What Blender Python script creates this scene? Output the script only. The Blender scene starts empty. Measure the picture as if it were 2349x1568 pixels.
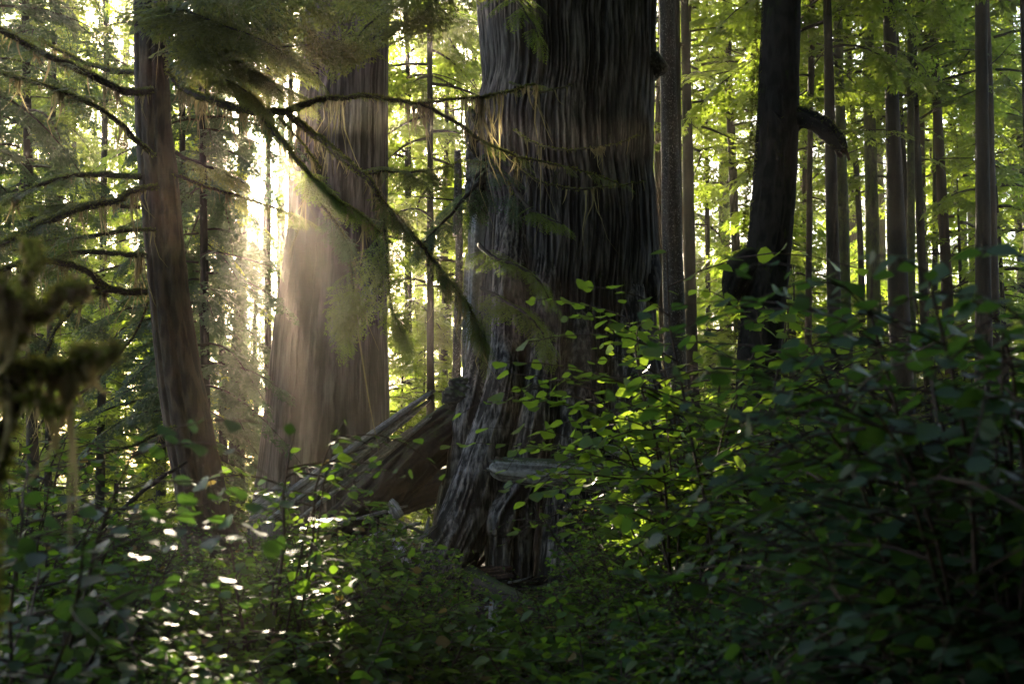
EXPOSURE = 2.8
SKY_STRENGTH = 0.1
SUN_STRENGTH = 5.0
HAZE = 0.0013
import bpy, math, random
import numpy as np
from mathutils import Vector, Matrix

R = np.random.default_rng(11)
scene = bpy.context.scene
COL = scene.collection

# ------------------------------------------------------------------ camera geometry (photo units: 2349 x 1568)
F, CX, CY = 2610.0, 1174.5, 784.0
PITCH = math.radians(6.5)
CAMZ = 1.35
cP, sP = math.cos(PITCH), math.sin(PITCH)
SUN_AZ = math.radians(-12.7)      # from +Y, negative = to the left
SUN_EL = math.radians(17.0)

def at(px, py, d):
    """world point seen at photo position (px, py) and standing d metres in front of the camera"""
    x = (px - CX) / F; z = -(py - CY) / F
    y = cP - z * sP; zz = sP + z * cP
    s = d / y
    return np.array([x * s, d, CAMZ + zz * s])

def gz(x, y):
    x = np.asarray(x, float); y = np.asarray(y, float)
    r = 0.022 * np.clip(y, -5, 22) + 0.05 * np.sin(x * .9 + .4) * np.cos(y * .7) + 0.09 * np.sin(x * .37 + y * .21 + 1) \
        + 0.02 * np.sin(x * 2.3) * np.sin(y * 1.9)
    mound = 0.16 * np.exp(-(((x - 0.6) / 2.2) ** 2 + ((y - 12.6) / 1.8) ** 2))
    return r + mound - 0.03

# ------------------------------------------------------------------ mesh builder
class MB:
    def __init__(s):
        s.V = []; s.n = 0; s.F = {3: [], 4: []}; s.M = {3: [], 4: []}; s.A = []
    def add(s, V, Fq=None, Ft=None, mi=0, att=None):
        V = np.asarray(V, float).reshape(-1, 3)
        for k, f in ((4, Fq), (3, Ft)):
            if f is not None and len(f):
                f = np.asarray(f, np.int64) + s.n
                s.F[k].append(f); s.M[k].append(np.full(len(f), mi, np.int32))
        s.A.append(np.zeros(len(V)) if att is None else np.asarray(att, float).ravel())
        s.V.append(V); s.n += len(V)
    def mesh(s, name, mats, origin=(0, 0, 0), smooth=True):
        me = bpy.data.meshes.new(name)
        V = np.concatenate(s.V) - np.asarray(origin, float)
        q = np.concatenate(s.F[4]) if s.F[4] else np.zeros((0, 4), np.int64)
        t = np.concatenate(s.F[3]) if s.F[3] else np.zeros((0, 3), np.int64)
        mi = np.concatenate(s.M[4] + s.M[3]) if (s.M[4] or s.M[3]) else np.zeros(0, np.int32)
        me.vertices.add(len(V)); me.vertices.foreach_set('co', V.ravel().astype(np.float32))
        loops = np.concatenate([q.ravel(), t.ravel()])
        me.loops.add(len(loops)); me.loops.foreach_set('vertex_index', loops.astype(np.int32))
        tot = np.concatenate([np.full(len(q), 4), np.full(len(t), 3)]).astype(np.int32)
        st = np.concatenate([[0], np.cumsum(tot)[:-1]]).astype(np.int32) if len(tot) else np.zeros(0, np.int32)
        me.polygons.add(len(tot)); me.polygons.foreach_set('loop_start', st)
        me.polygons.foreach_set('loop_total', tot)
        for m in mats: me.materials.append(m)
        me.polygons.foreach_set('material_index', mi)
        if smooth: me.polygons.foreach_set('use_smooth', np.ones(len(tot), bool))
        a = me.attributes.new('ridge', 'FLOAT', 'POINT')
        a.data.foreach_set('value', np.concatenate(s.A).astype(np.float32))
        me.update(calc_edges=True); me.validate(verbose=False)
        return me

def ob(name, me, parent=None, loc=(0, 0, 0)):
    o = bpy.data.objects.new(name, me); COL.objects.link(o)
    if parent is not None: o.parent = parent
    o.location = loc
    return o

def tag(o, label=None, cat=None, group=None, kind=None):
    if label: o['label'] = label
    if cat: o['category'] = cat
    if group: o['group'] = group
    if kind: o['kind'] = kind
    return o

def thing(name, label, cat, loc=(0, 0, 0), group=None):
    o = bpy.data.objects.new(name, None); COL.objects.link(o)
    o.location = [float(v) for v in loc]; o.empty_display_size = .2
    return tag(o, label, cat, group)

def part(name, mb, mats, root, smooth=True):
    """a part built in world coordinates under a thing standing at root.location"""
    org = np.array(root.location) if root.parent is None else np.array(root.parent.location) + np.array(root.location)
    return ob(name, mb.mesh(name, mats, org, smooth), root)

def copy_thing(src, loc, rotz=0.0, scale=1.0, label=None, group=None):
    r = src.copy(); COL.objects.link(r)
    r.location = [float(v) for v in loc]; r.rotation_euler = (0, 0, rotz)
    r.scale = (scale,) * 3 if np.isscalar(scale) else tuple(scale)
    if label: r['label'] = label
    if group: r['group'] = group
    for ch in list(src.children):
        c = ch.copy(); COL.objects.link(c); c.parent = r
        for g in list(ch.children):
            d = g.copy(); COL.objects.link(d); d.parent = c
    return r

# ------------------------------------------------------------------ noise
def vnoise(u, v, pu, seed):
    """value noise, periodic in u with integer period pu"""
    pu = max(1, int(pu)); rg = np.random.default_rng(seed); T = rg.random((pu, 257))
    u = np.asarray(u, float); v = np.asarray(v, float)
    iu = np.floor(u).astype(int); iv = np.floor(v).astype(int)
    fu = u - iu; fv = v - iv
    fu = fu * fu * (3 - 2 * fu); fv = fv * fv * (3 - 2 * fv)
    a = T[iu % pu, iv % 257]; b = T[(iu + 1) % pu, iv % 257]
    c = T[iu % pu, (iv + 1) % 257]; d = T[(iu + 1) % pu, (iv + 1) % 257]
    return (a * (1 - fu) + b * fu) * (1 - fv) + (c * (1 - fu) + d * fu) * fv

def smooth_path(P, n):
    """Catmull-Rom resampling of the rows of P (any number of columns)"""
    P = np.asarray(P, float)
    if len(P) < 2: return P
    Q = np.vstack([2 * P[0] - P[1], P, 2 * P[-1] - P[-2]])
    t = np.linspace(0, len(P) - 1 - 1e-6, n); i = t.astype(int); f = (t - i)[:, None]
    p0, p1, p2, p3 = Q[i], Q[i + 1], Q[i + 2], Q[i + 3]
    return .5 * (2 * p1 + (p2 - p0) * f + (2 * p0 - 5 * p1 + 4 * p2 - p3) * f ** 2 + (3 * p1 - p0 - 3 * p2 + p3) * f ** 3)

def nrm(a):
    a = np.asarray(a, float)
    return a / np.maximum(np.linalg.norm(a, axis=-1, keepdims=True), 1e-9)

def frames(P):
    T = nrm(np.gradient(P, axis=0))
    n = np.array([1.0, 0, 0]) if abs(T[0][0]) < .8 else np.array([0, 1.0, 0])
    X = []; 
    for t in T:
        n = n - t * n.dot(t); n = n / np.linalg.norm(n); X.append(n)
    X = np.array(X); Y = np.cross(T, X)
    return T, X, Y

def tube(mb, P, rad, seg=6, mi=0, cap=True, bump=0.0, seed=0, att=0.5):
    P = np.asarray(P, float); rad = np.broadcast_to(np.asarray(rad, float), (len(P),))
    T, X, Y = frames(P)
    th = np.linspace(0, 2 * math.pi, seg, endpoint=False)
    rr = rad[:, None] * np.ones(seg)
    if bump:
        rr = rr * (1 + bump * (np.random.default_rng(seed).random((len(P), seg)) - .5) * 2)
    V = P[:, None, :] + rr[..., None] * (np.cos(th)[None, :, None] * X[:, None, :] + np.sin(th)[None, :, None] * Y[:, None, :])
    i = np.arange(len(P) - 1)[:, None] * seg; j = np.arange(seg)[None, :]; k = (j + 1) % seg
    Fq = np.stack([i + j, i + k, i + seg + k, i + seg + j], -1).reshape(-1, 4)
    V = V.reshape(-1, 3); Ft = None
    if cap:
        n = len(V); V = np.vstack([V, P[0], P[-1]])
        j = np.arange(seg); k = (j + 1) % seg; b = (len(P) - 1) * seg
        Ft = np.vstack([np.stack([k, j, np.full(seg, n)], -1), np.stack([b + j, b + k, np.full(seg, n + 1)], -1)])
    mb.add(V, Fq, Ft, mi, np.full(len(V), att))

def bark_column(mb, P, rad, nseg, nring, spacing=.06, depth=.03, stretch=.6, flute=.05, nflute=9, seed=1, wrinkle=0.0, squash=1.0, mi=0, rfun=None, ctw=1.0, face_only=False):
    """tapered trunk along P with interlaced vertical bark ridges; 'ridge' attribute holds how far a point stands out"""
    PR = smooth_path(np.column_stack([np.asarray(P, float), np.asarray(rad, float)]), nring)
    P, rad = PR[:, :3], PR[:, 3]
    T, X, Y = frames(P)
    th = np.linspace(0, 2 * math.pi, nseg, endpoint=False)
    s = np.concatenate([[0], np.cumsum(np.linalg.norm(np.diff(P, axis=0), axis=1))])
    U, S = np.meshgrid(th / (2 * math.pi), s)
    mean_r = rad.mean(); pu = max(6, int(2 * math.pi * mean_r / spacing))
    warp = (vnoise(U * 8, S / .5, 8, seed) - .5) * 2.0 + (vnoise(U * 20, S / .17, 20, seed + 5) - .5) * .9
    a = vnoise(U * pu + warp * ctw, S / stretch, pu, seed + 1)
    b = vnoise(U * pu * 2 + warp * 1.6 * ctw, S / (stretch * .45), pu * 2, seed + 2)
    ridge = 1 - np.abs(2 * a - 1); ridge = ridge ** .8
    ridge = ridge * .72 + b * .28
    fl = (vnoise(U * nflute + warp * .12, S / 2.2, nflute, seed + 3) - .5) * 2
    if wrinkle:
        w = vnoise(U * pu * .25, S / .07 + warp * .7, max(1, int(pu * .25)), seed + 4)
        ridge = ridge * (1 - wrinkle * .5) + wrinkle * .5 * w
    rr = rad[:, None] * (1 + flute * fl) + depth * (ridge - .5)
    if rfun is not None: rr = rr * rfun(U * 2 * math.pi, P[:, 2][:, None] + 0 * U)
    V = P[:, None, :] + rr[..., None] * (np.cos(th)[None, :, None] * X[:, None, :] + squash * np.sin(th)[None, :, None] * Y[:, None, :])
    i = np.arange(nring - 1)[:, None] * nseg; j = np.arange(nseg)[None, :]; k = (j + 1) % nseg
    Fq = np.stack([i + j, i + k, i + nseg + k, i + nseg + j], -1).reshape(-1, 4)
    V = V.reshape(-1, 3); n = len(V)
    V = np.vstack([V, P[0], P[-1]]); jj = np.arange(nseg); kk = (jj + 1) % nseg; bb = (nring - 1) * nseg
    Ft = np.vstack([np.stack([kk, jj, np.full(nseg, n)], -1), np.stack([bb + jj, bb + kk, np.full(nseg, n + 1)], -1)])
    mb.add(V, Fq, Ft, mi, np.concatenate([ridge.ravel(), [.5, .5]]))

def lump(mb, c, r, seg=40, amp=.2, seed=0, mi=0, fine=.03):
    """burl or boulder-like lump: a displaced ball with radii r at c"""
    n = seg; m = seg // 2
    th = np.linspace(0, 2 * math.pi, n, endpoint=False); ph = np.linspace(.06, math.pi - .06, m)
    TH, PH = np.meshgrid(th, ph)
    d = 1 + amp * (vnoise(TH / (2 * math.pi) * 5, PH * 1.6, 5, seed) - .5) * 2 + amp * .5 * (vnoise(TH / (2 * math.pi) * 13, PH * 5, 13, seed + 1) - .5) * 2
    f = vnoise(TH / (2 * math.pi) * 40, PH * 14, 40, seed + 2); d = d + fine * (f - .5) * 2
    V = np.stack([np.cos(TH) * np.sin(PH) * d * r[0] + c[0], np.sin(TH) * np.sin(PH) * d * r[1] + c[1], np.cos(PH) * d * r[2] + c[2]], -1).reshape(-1, 3)
    i = np.arange(m - 1)[:, None] * n; j = np.arange(n)[None, :]; k = (j + 1) % n
    Fq = np.stack([i + j, i + n + j, i + n + k, i + k], -1).reshape(-1, 4)
    nn = len(V); V = np.vstack([V, [c[0], c[1], c[2] + r[2]], [c[0], c[1], c[2] - r[2]]])
    jj = np.arange(n); kk = (jj + 1) % n; b = (m - 1) * n
    Ft = np.vstack([np.stack([jj, kk, np.full(n, nn)], -1), np.stack([b + kk, b + jj, np.full(n, nn + 1)], -1)])
    mb.add(V, Fq, Ft, mi, np.concatenate([f.ravel(), [.5, .5]]))

def slab(mb, A, B, up, w, h, seed=0, n=26, rag=.5, mi=0):
    """splintered plank from A to B: w wide, h thick, grain furrows and ragged ends"""
    A = np.asarray(A, float); B = np.asarray(B, float); rg = np.random.default_rng(seed)
    t = np.linspace(0, 1, n); D = B - A; L = np.linalg.norm(D); d = D / L
    Z = nrm(np.asarray(up, float) - d * np.dot(up, d)); X = np.cross(d, Z)
    m = 14; u = np.linspace(-.5, .5, m)
    s0 = (rg.random(m) - .5) * .12 * rag; s1 = (rg.random(m) - .5) * .22 * rag
    groove = (rg.random(m) - .5) * h * .5; wob = np.cumsum(rg.random(n) - .5) * w * .03
    rows = []
    for side in (1, -1):
        S = t[:, None] * (1 + s1 - s0)[None, :] + s0[None, :]
        taper = np.minimum(1, .35 + 4 * np.minimum(t, 1 - t))
        zz = side * (h * .5 * taper[:, None] * (1 - (2 * np.abs(u)) ** 4)[None, :]) + (groove[None, :] if side > 0 else 0) + (rg.random((n, m)) - .5) * h * .12
        P = A + S[..., None] * D + (u[None, :] * w * (.75 + .25 * taper)[:, None] + wob[:, None])[..., None] * X + zz[..., None] * Z
        rows.append(P.reshape(-1, 3))
    V = np.vstack(rows); N = n * m
    i = np.arange(n - 1)[:, None] * m; j = np.arange(m - 1)[None, :]
    q = np.stack([i + j, i + j + 1, i + m + j + 1, i + m + j], -1).reshape(-1, 4)
    fs = [q, q[:, ::-1] + N]
    e = np.arange(n - 1) * m
    fs.append(np.stack([e, e + m, e + m + N, e + N], -1)); e2 = e + m - 1
    fs.append(np.stack([e2 + m, e2, e2 + N, e2 + m + N], -1))
    e = np.arange(m - 1); fs.append(np.stack([e + 1, e, e + N, e + 1 + N], -1)); e = e + (n - 1) * m
    fs.append(np.stack([e, e + 1, e + 1 + N, e + N], -1))
    mb.add(V, np.vstack(fs), None, mi, np.tile(np.tile(groove / h + .5, n), 2))

# ------------------------------------------------------------------ leaves and sprays
def leaf_template(fine=True, fold=.12, curl=.1):
    if fine:
        t = np.array([0, .22, .5, .78, 1.0]); w = np.array([0, .36, .46, .27, 0])
        mid = np.stack([0 * t, t, -curl * t * t], -1)
        L = np.stack([-w, t + .0, fold * w * 1.2 - curl * t * t], -1)[1:4]; Rr = L * np.array([-1, 1, 1])
        V = np.vstack([mid, L, Rr])
        Ft = [(0, 1, 5), (3, 4, 7), (0, 8, 1), (3, 10, 4)]
        Fq = [(1, 2, 6, 5), (2, 3, 7, 6), (1, 8, 9, 2), (2, 9, 10, 3)]
        return V, np.array(Fq), np.array(Ft)
    V = np.array([[0, 0, 0], [.4, .45, fold * .5], [0, 1, -curl], [-.4, .45, fold * .5], [0, .5, -.02]])
    return V, np.zeros((0, 4), int), np.array([(0, 1, 4), (1, 2, 4), (2, 3, 4), (3, 0, 4)])

def inst(mb, tmpl, pos, dirs, ups, scale, mi=0, wid=1.0):
    """copies of a template (Y along dirs, Z near ups) merged into the builder"""
    Vt, Fq, Ft = tmpl; pos = np.asarray(pos, float).reshape(-1, 3); N = len(pos)
    if N == 0: return
    Y = nrm(dirs); X = nrm(np.cross(Y, ups)); Z = np.cross(X, Y)
    sc = np.broadcast_to(np.asarray(scale, float), (N,))[:, None, None]
    wd = np.broadcast_to(np.asarray(wid, float), (N,))[:, None, None]
    V = pos[:, None] + sc * (Vt[None, :, 0:1] * wd * X[:, None] + Vt[None, :, 1:2] * Y[:, None] + Vt[None, :, 2:3] * Z[:, None])
    off = (np.arange(N) * len(Vt))[:, None, None]
    q = (np.asarray(Fq)[None] + off).reshape(-1, 4) if len(Fq) else None
    t = (np.asarray(Ft)[None] + off).reshape(-1, 3) if len(Ft) else None
    mb.add(V.reshape(-1, 3), q, t, mi)

def spray_template(seed, step=.09, leaf=.11, lw=.2, ntw=9, droop=.35, ang=52, wig=.25, fill=1.0):
    """flat conifer frond 1 m long: side twigs set with narrow leaflets (one quad each), drooping at the tips"""
    rg = np.random.default_rng(seed); P = []; D = []
    def axis_leaf(p0, d, L, n0=0.0):
        n = max(2, int(L / step)); t = np.linspace(n0, 1, n)
        for k, tt in enumerate(t):
            if rg.random() > fill: continue
            p = p0 + d * L * tt
            for s in (-1, 1):
                a = s * math.radians(48 + rg.uniform(-16, 16)) * (1 - .5 * tt)
                P.append(p); D.append((d[0] * math.cos(a) - d[1] * math.sin(a), d[0] * math.sin(a) + d[1] * math.cos(a)))
    ax = np.array([0., 1.])
    axis_leaf(np.zeros(2), ax, 1.0, .1)
    for k in range(ntw):
        t = (k + .6) / (ntw + .2)
        for s in (-1, 1):
            if rg.random() < .1: continue
            a = s * math.radians(ang + rg.uniform(-10, 10)) * (1 - .25 * t)
            d = np.array([-math.sin(a), math.cos(a)])
            L = (.50 * (1 - t) ** .7 + .06) * rg.uniform(.7, 1.15)
            axis_leaf(np.array([0, t]), d, L, .05)
    P = np.array(P); D = np.array(D); n = len(P)
    ln = leaf * rg.uniform(.7, 1.25, n); W = np.stack([-D[:, 1], D[:, 0]], -1)
    zz = lambda q: -droop * (q[:, 1] ** 2) * .6 - droop * .8 * np.abs(q[:, 0]) ** 1.6
    tilt = rg.uniform(-wig, wig, n)
    a = P; b = P + D * (ln * .5)[:, None] + W * (ln * lw * .5)[:, None]; c = P + D * ln[:, None]; d = P + D * (ln * .5)[:, None] - W * (ln * lw * .5)[:, None]
    V = np.stack([np.column_stack([q, zz(q) + k * ln * tilt]) for q, k in ((a, 0), (b, .5), (c, .2), (d, -.3))], 1).reshape(-1, 3)
    Fq = np.arange(n * 4).reshape(-1, 4)
    return V, Fq, np.zeros((0, 3), int)

def limb_points(p0, d, L, rise, sag, n=8, wig=.05, rg=R):
    """curved limb from p0 heading d (horizontal unit), first rising then sagging"""
    t = np.linspace(0, 1, n)
    P = p0 + np.outer(t * L, d)
    P[:, 2] += L * (rise * t - sag * t * t)
    side = np.array([-d[1], d[0], 0])
    P += np.outer(np.sin(t * rg.uniform(2, 5) + rg.uniform(0, 6)) * wig * L * t, side)
    return P

def dress(mb, P, tmpls, n, size, mi, rg=R, start=.2, spread=60, tip=True, updev=.35):
    """set sprays alternately along the limb P"""
    t = np.sort(rg.uniform(start, 1, n)); idx = t * (len(P) - 1); i = np.clip(idx.astype(int), 0, len(P) - 2); f = (idx - i)[:, None]
    pos = P[i] * (1 - f) + P[i + 1] * f; tan = nrm(P[i + 1] - P[i])
    side = np.where(np.arange(n) % 2 == 0, 1.0, -1.0)
    ang = np.radians(spread * (1 - .45 * t) + rg.uniform(-18, 18, n)) * side
    up = np.array([0, 0, 1.0]); lat = nrm(np.cross(tan, up))
    d = tan * np.cos(ang)[:, None] + lat * np.sin(ang)[:, None]; d[:, 2] += rg.uniform(-.35, .08, n)
    ups = np.tile(up, (n, 1)) + rg.uniform(-updev, updev, (n, 3))
    sc = size * (1.08 - .55 * t) * rg.uniform(.7, 1.25, n)
    if tip:
        pos = np.vstack([pos, P[-1]]); d = np.vstack([d, nrm(P[-1] - P[-2])]); ups = np.vstack([ups, up]); sc = np.append(sc, size * .7)
    which = rg.integers(0, len(tmpls), len(pos))
    for k in range(len(tmpls)):
        m = which == k
        inst(mb, tmpls[k], pos[m], d[m], ups[m], sc[m], mi)

def lichen(mb, P, per_m, length, mi=0, rg=R, width=.009, start=0.0):
    """strands of beard lichen hanging from the limb P"""
    P = np.asarray(P, float); seg = np.linalg.norm(np.diff(P, axis=0), axis=1); tot = seg.sum(); n = int(per_m * tot)
    if n < 1: return
    nc = max(2, n // 14); cl = rg.random(nc); wgt = rg.gamma(.7, 1, nc); wgt /= wgt.sum(); cs = rg.gamma(1.6, .62, nc); pick = rg.choice(nc, n, p=wgt)
    t = np.clip(cl[pick] + rg.normal(0, .016, n), start, 1); lf = cs[pick]
    un = rg.random(n) < .22; t = np.where(un, rg.uniform(start, 1, n), t); lf = np.where(un, .45, lf)
    s = np.concatenate([[0], np.cumsum(seg)]) / tot; pos = np.stack([np.interp(t, s, P[:, k]) for k in range(3)], -1)
    pos += rg.normal(0, .006, (n, 3))
    ln = length * lf * rg.gamma(2.2, .42, n); a = rg.uniform(0, 2 * math.pi, n); w = width * rg.uniform(.5, 1.4, n)
    wv = np.stack([np.cos(a), np.sin(a), 0 * a], -1) * w[:, None]; sw = rg.normal(0, .22, (n, 3)) * ln[:, None]; sw[:, 2] = 0
    k = np.array([0, .35, .7, 1.0]); V = []
    for q, ww in zip(k, (1.0, .8, .5, .15)):
        c = pos + sw * (q ** 2) + rg.normal(0, .05, (n, 3)) * (ln * q)[:, None] * np.array([1, 1, .2]); c[:, 2] = pos[:, 2] - ln * q
        V += [c - wv * ww, c + wv * ww]
    V = np.stack(V, 1); off = (np.arange(n) * 8)[:, None, None]
    f = np.array([(0, 1, 3, 2), (2, 3, 5, 4), (4, 5, 7, 6)])
    mb.add(V.reshape(-1, 3), (f[None] + off).reshape(-1, 4), None, mi)

def fuzz(mb, P, rad, per_m, length, mi=0, rg=R, up=.3):
    """short moss tufts standing out from a limb on all sides"""
    P = np.asarray(P, float); seg = np.linalg.norm(np.diff(P, axis=0), axis=1); tot = seg.sum(); n = int(per_m * tot)
    if n < 1: return
    s = np.concatenate([[0], np.cumsum(seg)]) / tot; t = rg.random(n); pos = np.stack([np.interp(t, s, P[:, k]) for k in range(3)], -1)
    r = np.interp(t, s, np.broadcast_to(rad, (len(P),))); i = np.clip((t * (len(P) - 1)).astype(int), 0, len(P) - 2); tan = nrm(P[i + 1] - P[i])
    d = rg.normal(0, 1, (n, 3)); d[:, 2] += up; d = nrm(d - tan * (d * tan).sum(1, keepdims=True)); pos = pos + d * r[:, None] * .85
    L = length * rg.uniform(.4, 1.3, n); w = nrm(np.cross(d, rg.normal(0, 1, (n, 3)))) * (.0035 + .12 * L)[:, None]
    tip = pos + (d + tan * rg.normal(0, .5, (n, 1))) * L[:, None]; V = np.stack([pos - w, pos + w, tip], 1)
    mb.add(V.reshape(-1, 3), None, np.arange(n * 3).reshape(-1, 3), mi)
# ------------------------------------------------------------------ materials
def new_mat(name):
    m = bpy.data.materials.new(name); m.use_nodes = True
    nt = m.node_tree; nt.nodes.clear()
    out = nt.nodes.new('ShaderNodeOutputMaterial')
    return m, nt, out

def N(nt, typ, **kw):
    n = nt.nodes.new(typ)
    for k, v in kw.items():
        if k.startswith('i_'):
            key = k[2:]
            key = int(key) if key.isdigit() else key.replace('_', ' ')
            n.inputs[key].default_value = v
        else: setattr(n, k, v)
    return n

def c4(c): return (c[0], c[1], c[2], 1.0)

def mixc(nt, fac, a, b):
    n = N(nt, 'ShaderNodeMix', data_type='RGBA')
    ins = [s for s in n.inputs if s.enabled]
    def put(sock, v):
        if isinstance(v, (tuple, list)): sock.default_value = c4(v)
        elif isinstance(v, (int, float)): sock.default_value = v
        else: nt.links.new(v, sock)
    put(n.inputs[0], fac); put(n.inputs[6], a); put(n.inputs[7], b)
    return n.outputs[2]

def ramp(nt, fac, lo, hi):
    n = N(nt, 'ShaderNodeMapRange', interpolation_type='SMOOTHSTEP')
    n.inputs[1].default_value = lo; n.inputs[2].default_value = hi
    nt.links.new(fac, n.inputs[0]); return n.outputs[0]

def mth(nt, op, a, b=None):
    n = N(nt, 'ShaderNodeMath', operation=op)
    for i, v in enumerate((a, b)):
        if v is None: continue
        if isinstance(v, (int, float)): n.inputs[i].default_value = v
        else: nt.links.new(v, n.inputs[i])
    return n.outputs[0]

def noise(nt, scale, stretch=(1, 1, 1), detail=4, rough=.6, gen=False):
    tc = N(nt, 'ShaderNodeTexCoord'); mp = N(nt, 'ShaderNodeMapping'); mp.inputs['Scale'].default_value = stretch
    nt.links.new(tc.outputs['Object'], mp.inputs[0])
    n = N(nt, 'ShaderNodeTexNoise'); n.inputs['Scale'].default_value = scale; n.inputs['Detail'].default_value = detail; n.inputs['Roughness'].default_value = rough
    nt.links.new(mp.outputs[0], n.inputs[0]); return n.outputs[0]

def bark(name, dark, light, grain=28, zs=.12, bump=.5, moss=(.05, .075, .015), moss_amt=0.0, moss_up=0.0, rough=.85, lo=.35, hi=.75, flecks=None, spec=.35, algae=None, fine=.7):
    m, nt, out = new_mat(name)
    p = N(nt, 'ShaderNodeBsdfPrincipled'); p.inputs['Roughness'].default_value = rough; p.inputs['Specular IOR Level'].default_value = spec
    at_ = N(nt, 'ShaderNodeAttribute', attribute_name='ridge')
    g = noise(nt, grain, (1, 1, zs), 5, .65); g2 = noise(nt, 2.1, (1, 1, .5), 3)
    f = mth(nt, 'ADD', mth(nt, 'MULTIPLY', at_.outputs['Fac'], .7), mth(nt, 'MULTIPLY', mth(nt, 'SUBTRACT', g, .5), fine))
    f = mth(nt, 'ADD', f, mth(nt, 'MULTIPLY', mth(nt, 'SUBTRACT', g2, .5), .35))
    col = mixc(nt, ramp(nt, f, lo * .8, hi * .85), dark, light)
    if flecks:
        fl = noise(nt, 60, (1, 1, .6), 2); col = mixc(nt, ramp(nt, fl, .58, .66), col, flecks)
    if algae:
        col = mixc(nt, mth(nt, 'MULTIPLY', ramp(nt, noise(nt, 1.3, (1, 1, .35), 4), .4, .7), .8), col, algae)
    if moss_amt or moss_up:
        mn = noise(nt, 8, (1, 1, .5), 8, .78)
        mf = mth(nt, 'MULTIPLY', ramp(nt, mn, .62 - moss_amt * .3, .7 - moss_amt * .22), 1.0 if moss_amt else 0.0)
        if moss_up:
            ge = N(nt, 'ShaderNodeNewGeometry'); sx = N(nt, 'ShaderNodeSeparateXYZ'); nt.links.new(ge.outputs['Normal'], sx.inputs[0])
            up = ramp(nt, mth(nt, 'ADD', sx.outputs[2], mth(nt, 'MULTIPLY', mth(nt, 'SUBTRACT', mn, .5), 1.6)), .75 - moss_up, 1.0 - moss_up * .7)
            mf = mth(nt, 'MAXIMUM', mf, up)
        mc = mixc(nt, noise(nt, 40, (1, 1, 1), 3), tuple(v * .45 for v in moss), tuple(v * 1.5 for v in moss))
        col = mixc(nt, mf, col, mc)
    nt.links.new(col, p.inputs['Base Color'])
    b = N(nt, 'ShaderNodeBump'); b.inputs['Strength'].default_value = bump; b.inputs['Distance'].default_value = .012
    nt.links.new(noise(nt, grain * 1.6, (1, 1, zs * 1.5), 6, .7), b.inputs['Height']); nt.links.new(b.outputs[0], p.inputs['Normal'])
    nt.links.new(p.outputs[0], out.inputs[0]); return m

def leafmat(name, a, b, trans, rough=.45, tfac=.5, spec=.4, old=None, oldp=.03):
    """leaf blade: gloss and diffuse on top, light passing through; colour differs from leaf to leaf"""
    m, nt, out = new_mat(name)
    ge = N(nt, 'ShaderNodeNewGeometry'); rnd = ge.outputs['Random Per Island']
    oi = N(nt, 'ShaderNodeObjectInfo')
    mixv = mth(nt, 'ADD', mth(nt, 'MULTIPLY', rnd, .7), mth(nt, 'MULTIPLY', oi.outputs['Random'], .3))
    col = mixc(nt, mixv, a, b); tr = mixc(nt, mixv, tuple(v * .75 for v in trans), tuple(v * 1.2 for v in trans))
    if old:
        of = mth(nt, 'LESS_THAN', rnd, oldp); col = mixc(nt, of, col, old); tr = mixc(nt, of, tr, old)
    p = N(nt, 'ShaderNodeBsdfPrincipled'); p.inputs['Roughness'].default_value = rough; p.inputs['Specular IOR Level'].default_value = spec
    nt.links.new(col, p.inputs['Base Color'])
    t = N(nt, 'ShaderNodeBsdfTranslucent'); nt.links.new(tr, t.inputs['Color'])
    mx = N(nt, 'ShaderNodeMixShader'); mx.inputs[0].default_value = tfac
    nt.links.new(p.outputs[0], mx.inputs[1]); nt.links.new(t.outputs[0], mx.inputs[2]); nt.links.new(mx.outputs[0], out.inputs[0])
    return m

M = {}
M['giant'] = bark('giant_cedar_bark', (.014, .010, .009), (.20, .172, .158), grain=30, zs=.09, fine=1.2, bump=.8, moss=(.04, .045, .016), moss_amt=.12, lo=.35, hi=1.05)
M['giant_low'] = bark('lit_buttress_bark', (.016, .012, .010), (.36, .315, .30), grain=34, zs=.14, fine=1.0, bump=.8, lo=.42, hi=.95)  # the cedar's bark, lightened to stand for skylight on the root lobes
M['burl'] = bark('burl_bark', (.02, .016, .014), (.12, .11, .10), grain=16, zs=.8, bump=.8, moss=(.05, .065, .02), moss_up=.45)
M['cedar'] = bark('cedar_bark', (.032, .023, .02), (.19, .16, .15), grain=28, zs=.05, fine=1.1, bump=.7, lo=.35, hi=1.0)
M['brown'] = bark('brown_bark', (.026, .018, .013), (.075, .052, .038), grain=40, zs=.12, bump=.8)
M['black'] = bark('dark_bark', (.012, .010, .009), (.03, .026, .022), grain=30, zs=.3, bump=.7, moss=(.03, .042, .010), moss_amt=.18, rough=.95, spec=.1)
M['spruce'] = bark('spruce_bark', (.03, .027, .024), (.09, .08, .07), grain=22, zs=.7, bump=.8, flecks=(.26, .25, .23))
M['hem'] = bark('hemlock_bark', (.012, .010, .007), (.035, .028, .02), grain=26, zs=.4, bump=.7, algae=(.022, .026, .009))
M['hemred'] = bark('reddish_bark', (.03, .017, .011), (.075, .042, .027), grain=26, zs=.4, bump=.7, algae=(.055, .045, .02))
M['hemgreen'] = bark('mossy_bark', (.03, .032, .012), (.07, .075, .028), grain=26, zs=.4, bump=.7, moss=(.08, .10, .02), moss_amt=.6)
M['stub'] = bark('stub_bark', (.012, .010, .009), (.03, .026, .022), grain=30, zs=.5, bump=.8, moss=(.05, .065, .014), moss_up=.3, rough=.95, spec=.1)
M['mossy'] = bark('mossy_branch_bark', (.035, .026, .018), (.10, .08, .055), grain=60, zs=1, bump=.9, moss=(.07, .085, .018), moss_amt=.35, moss_up=.62, rough=.95)
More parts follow.
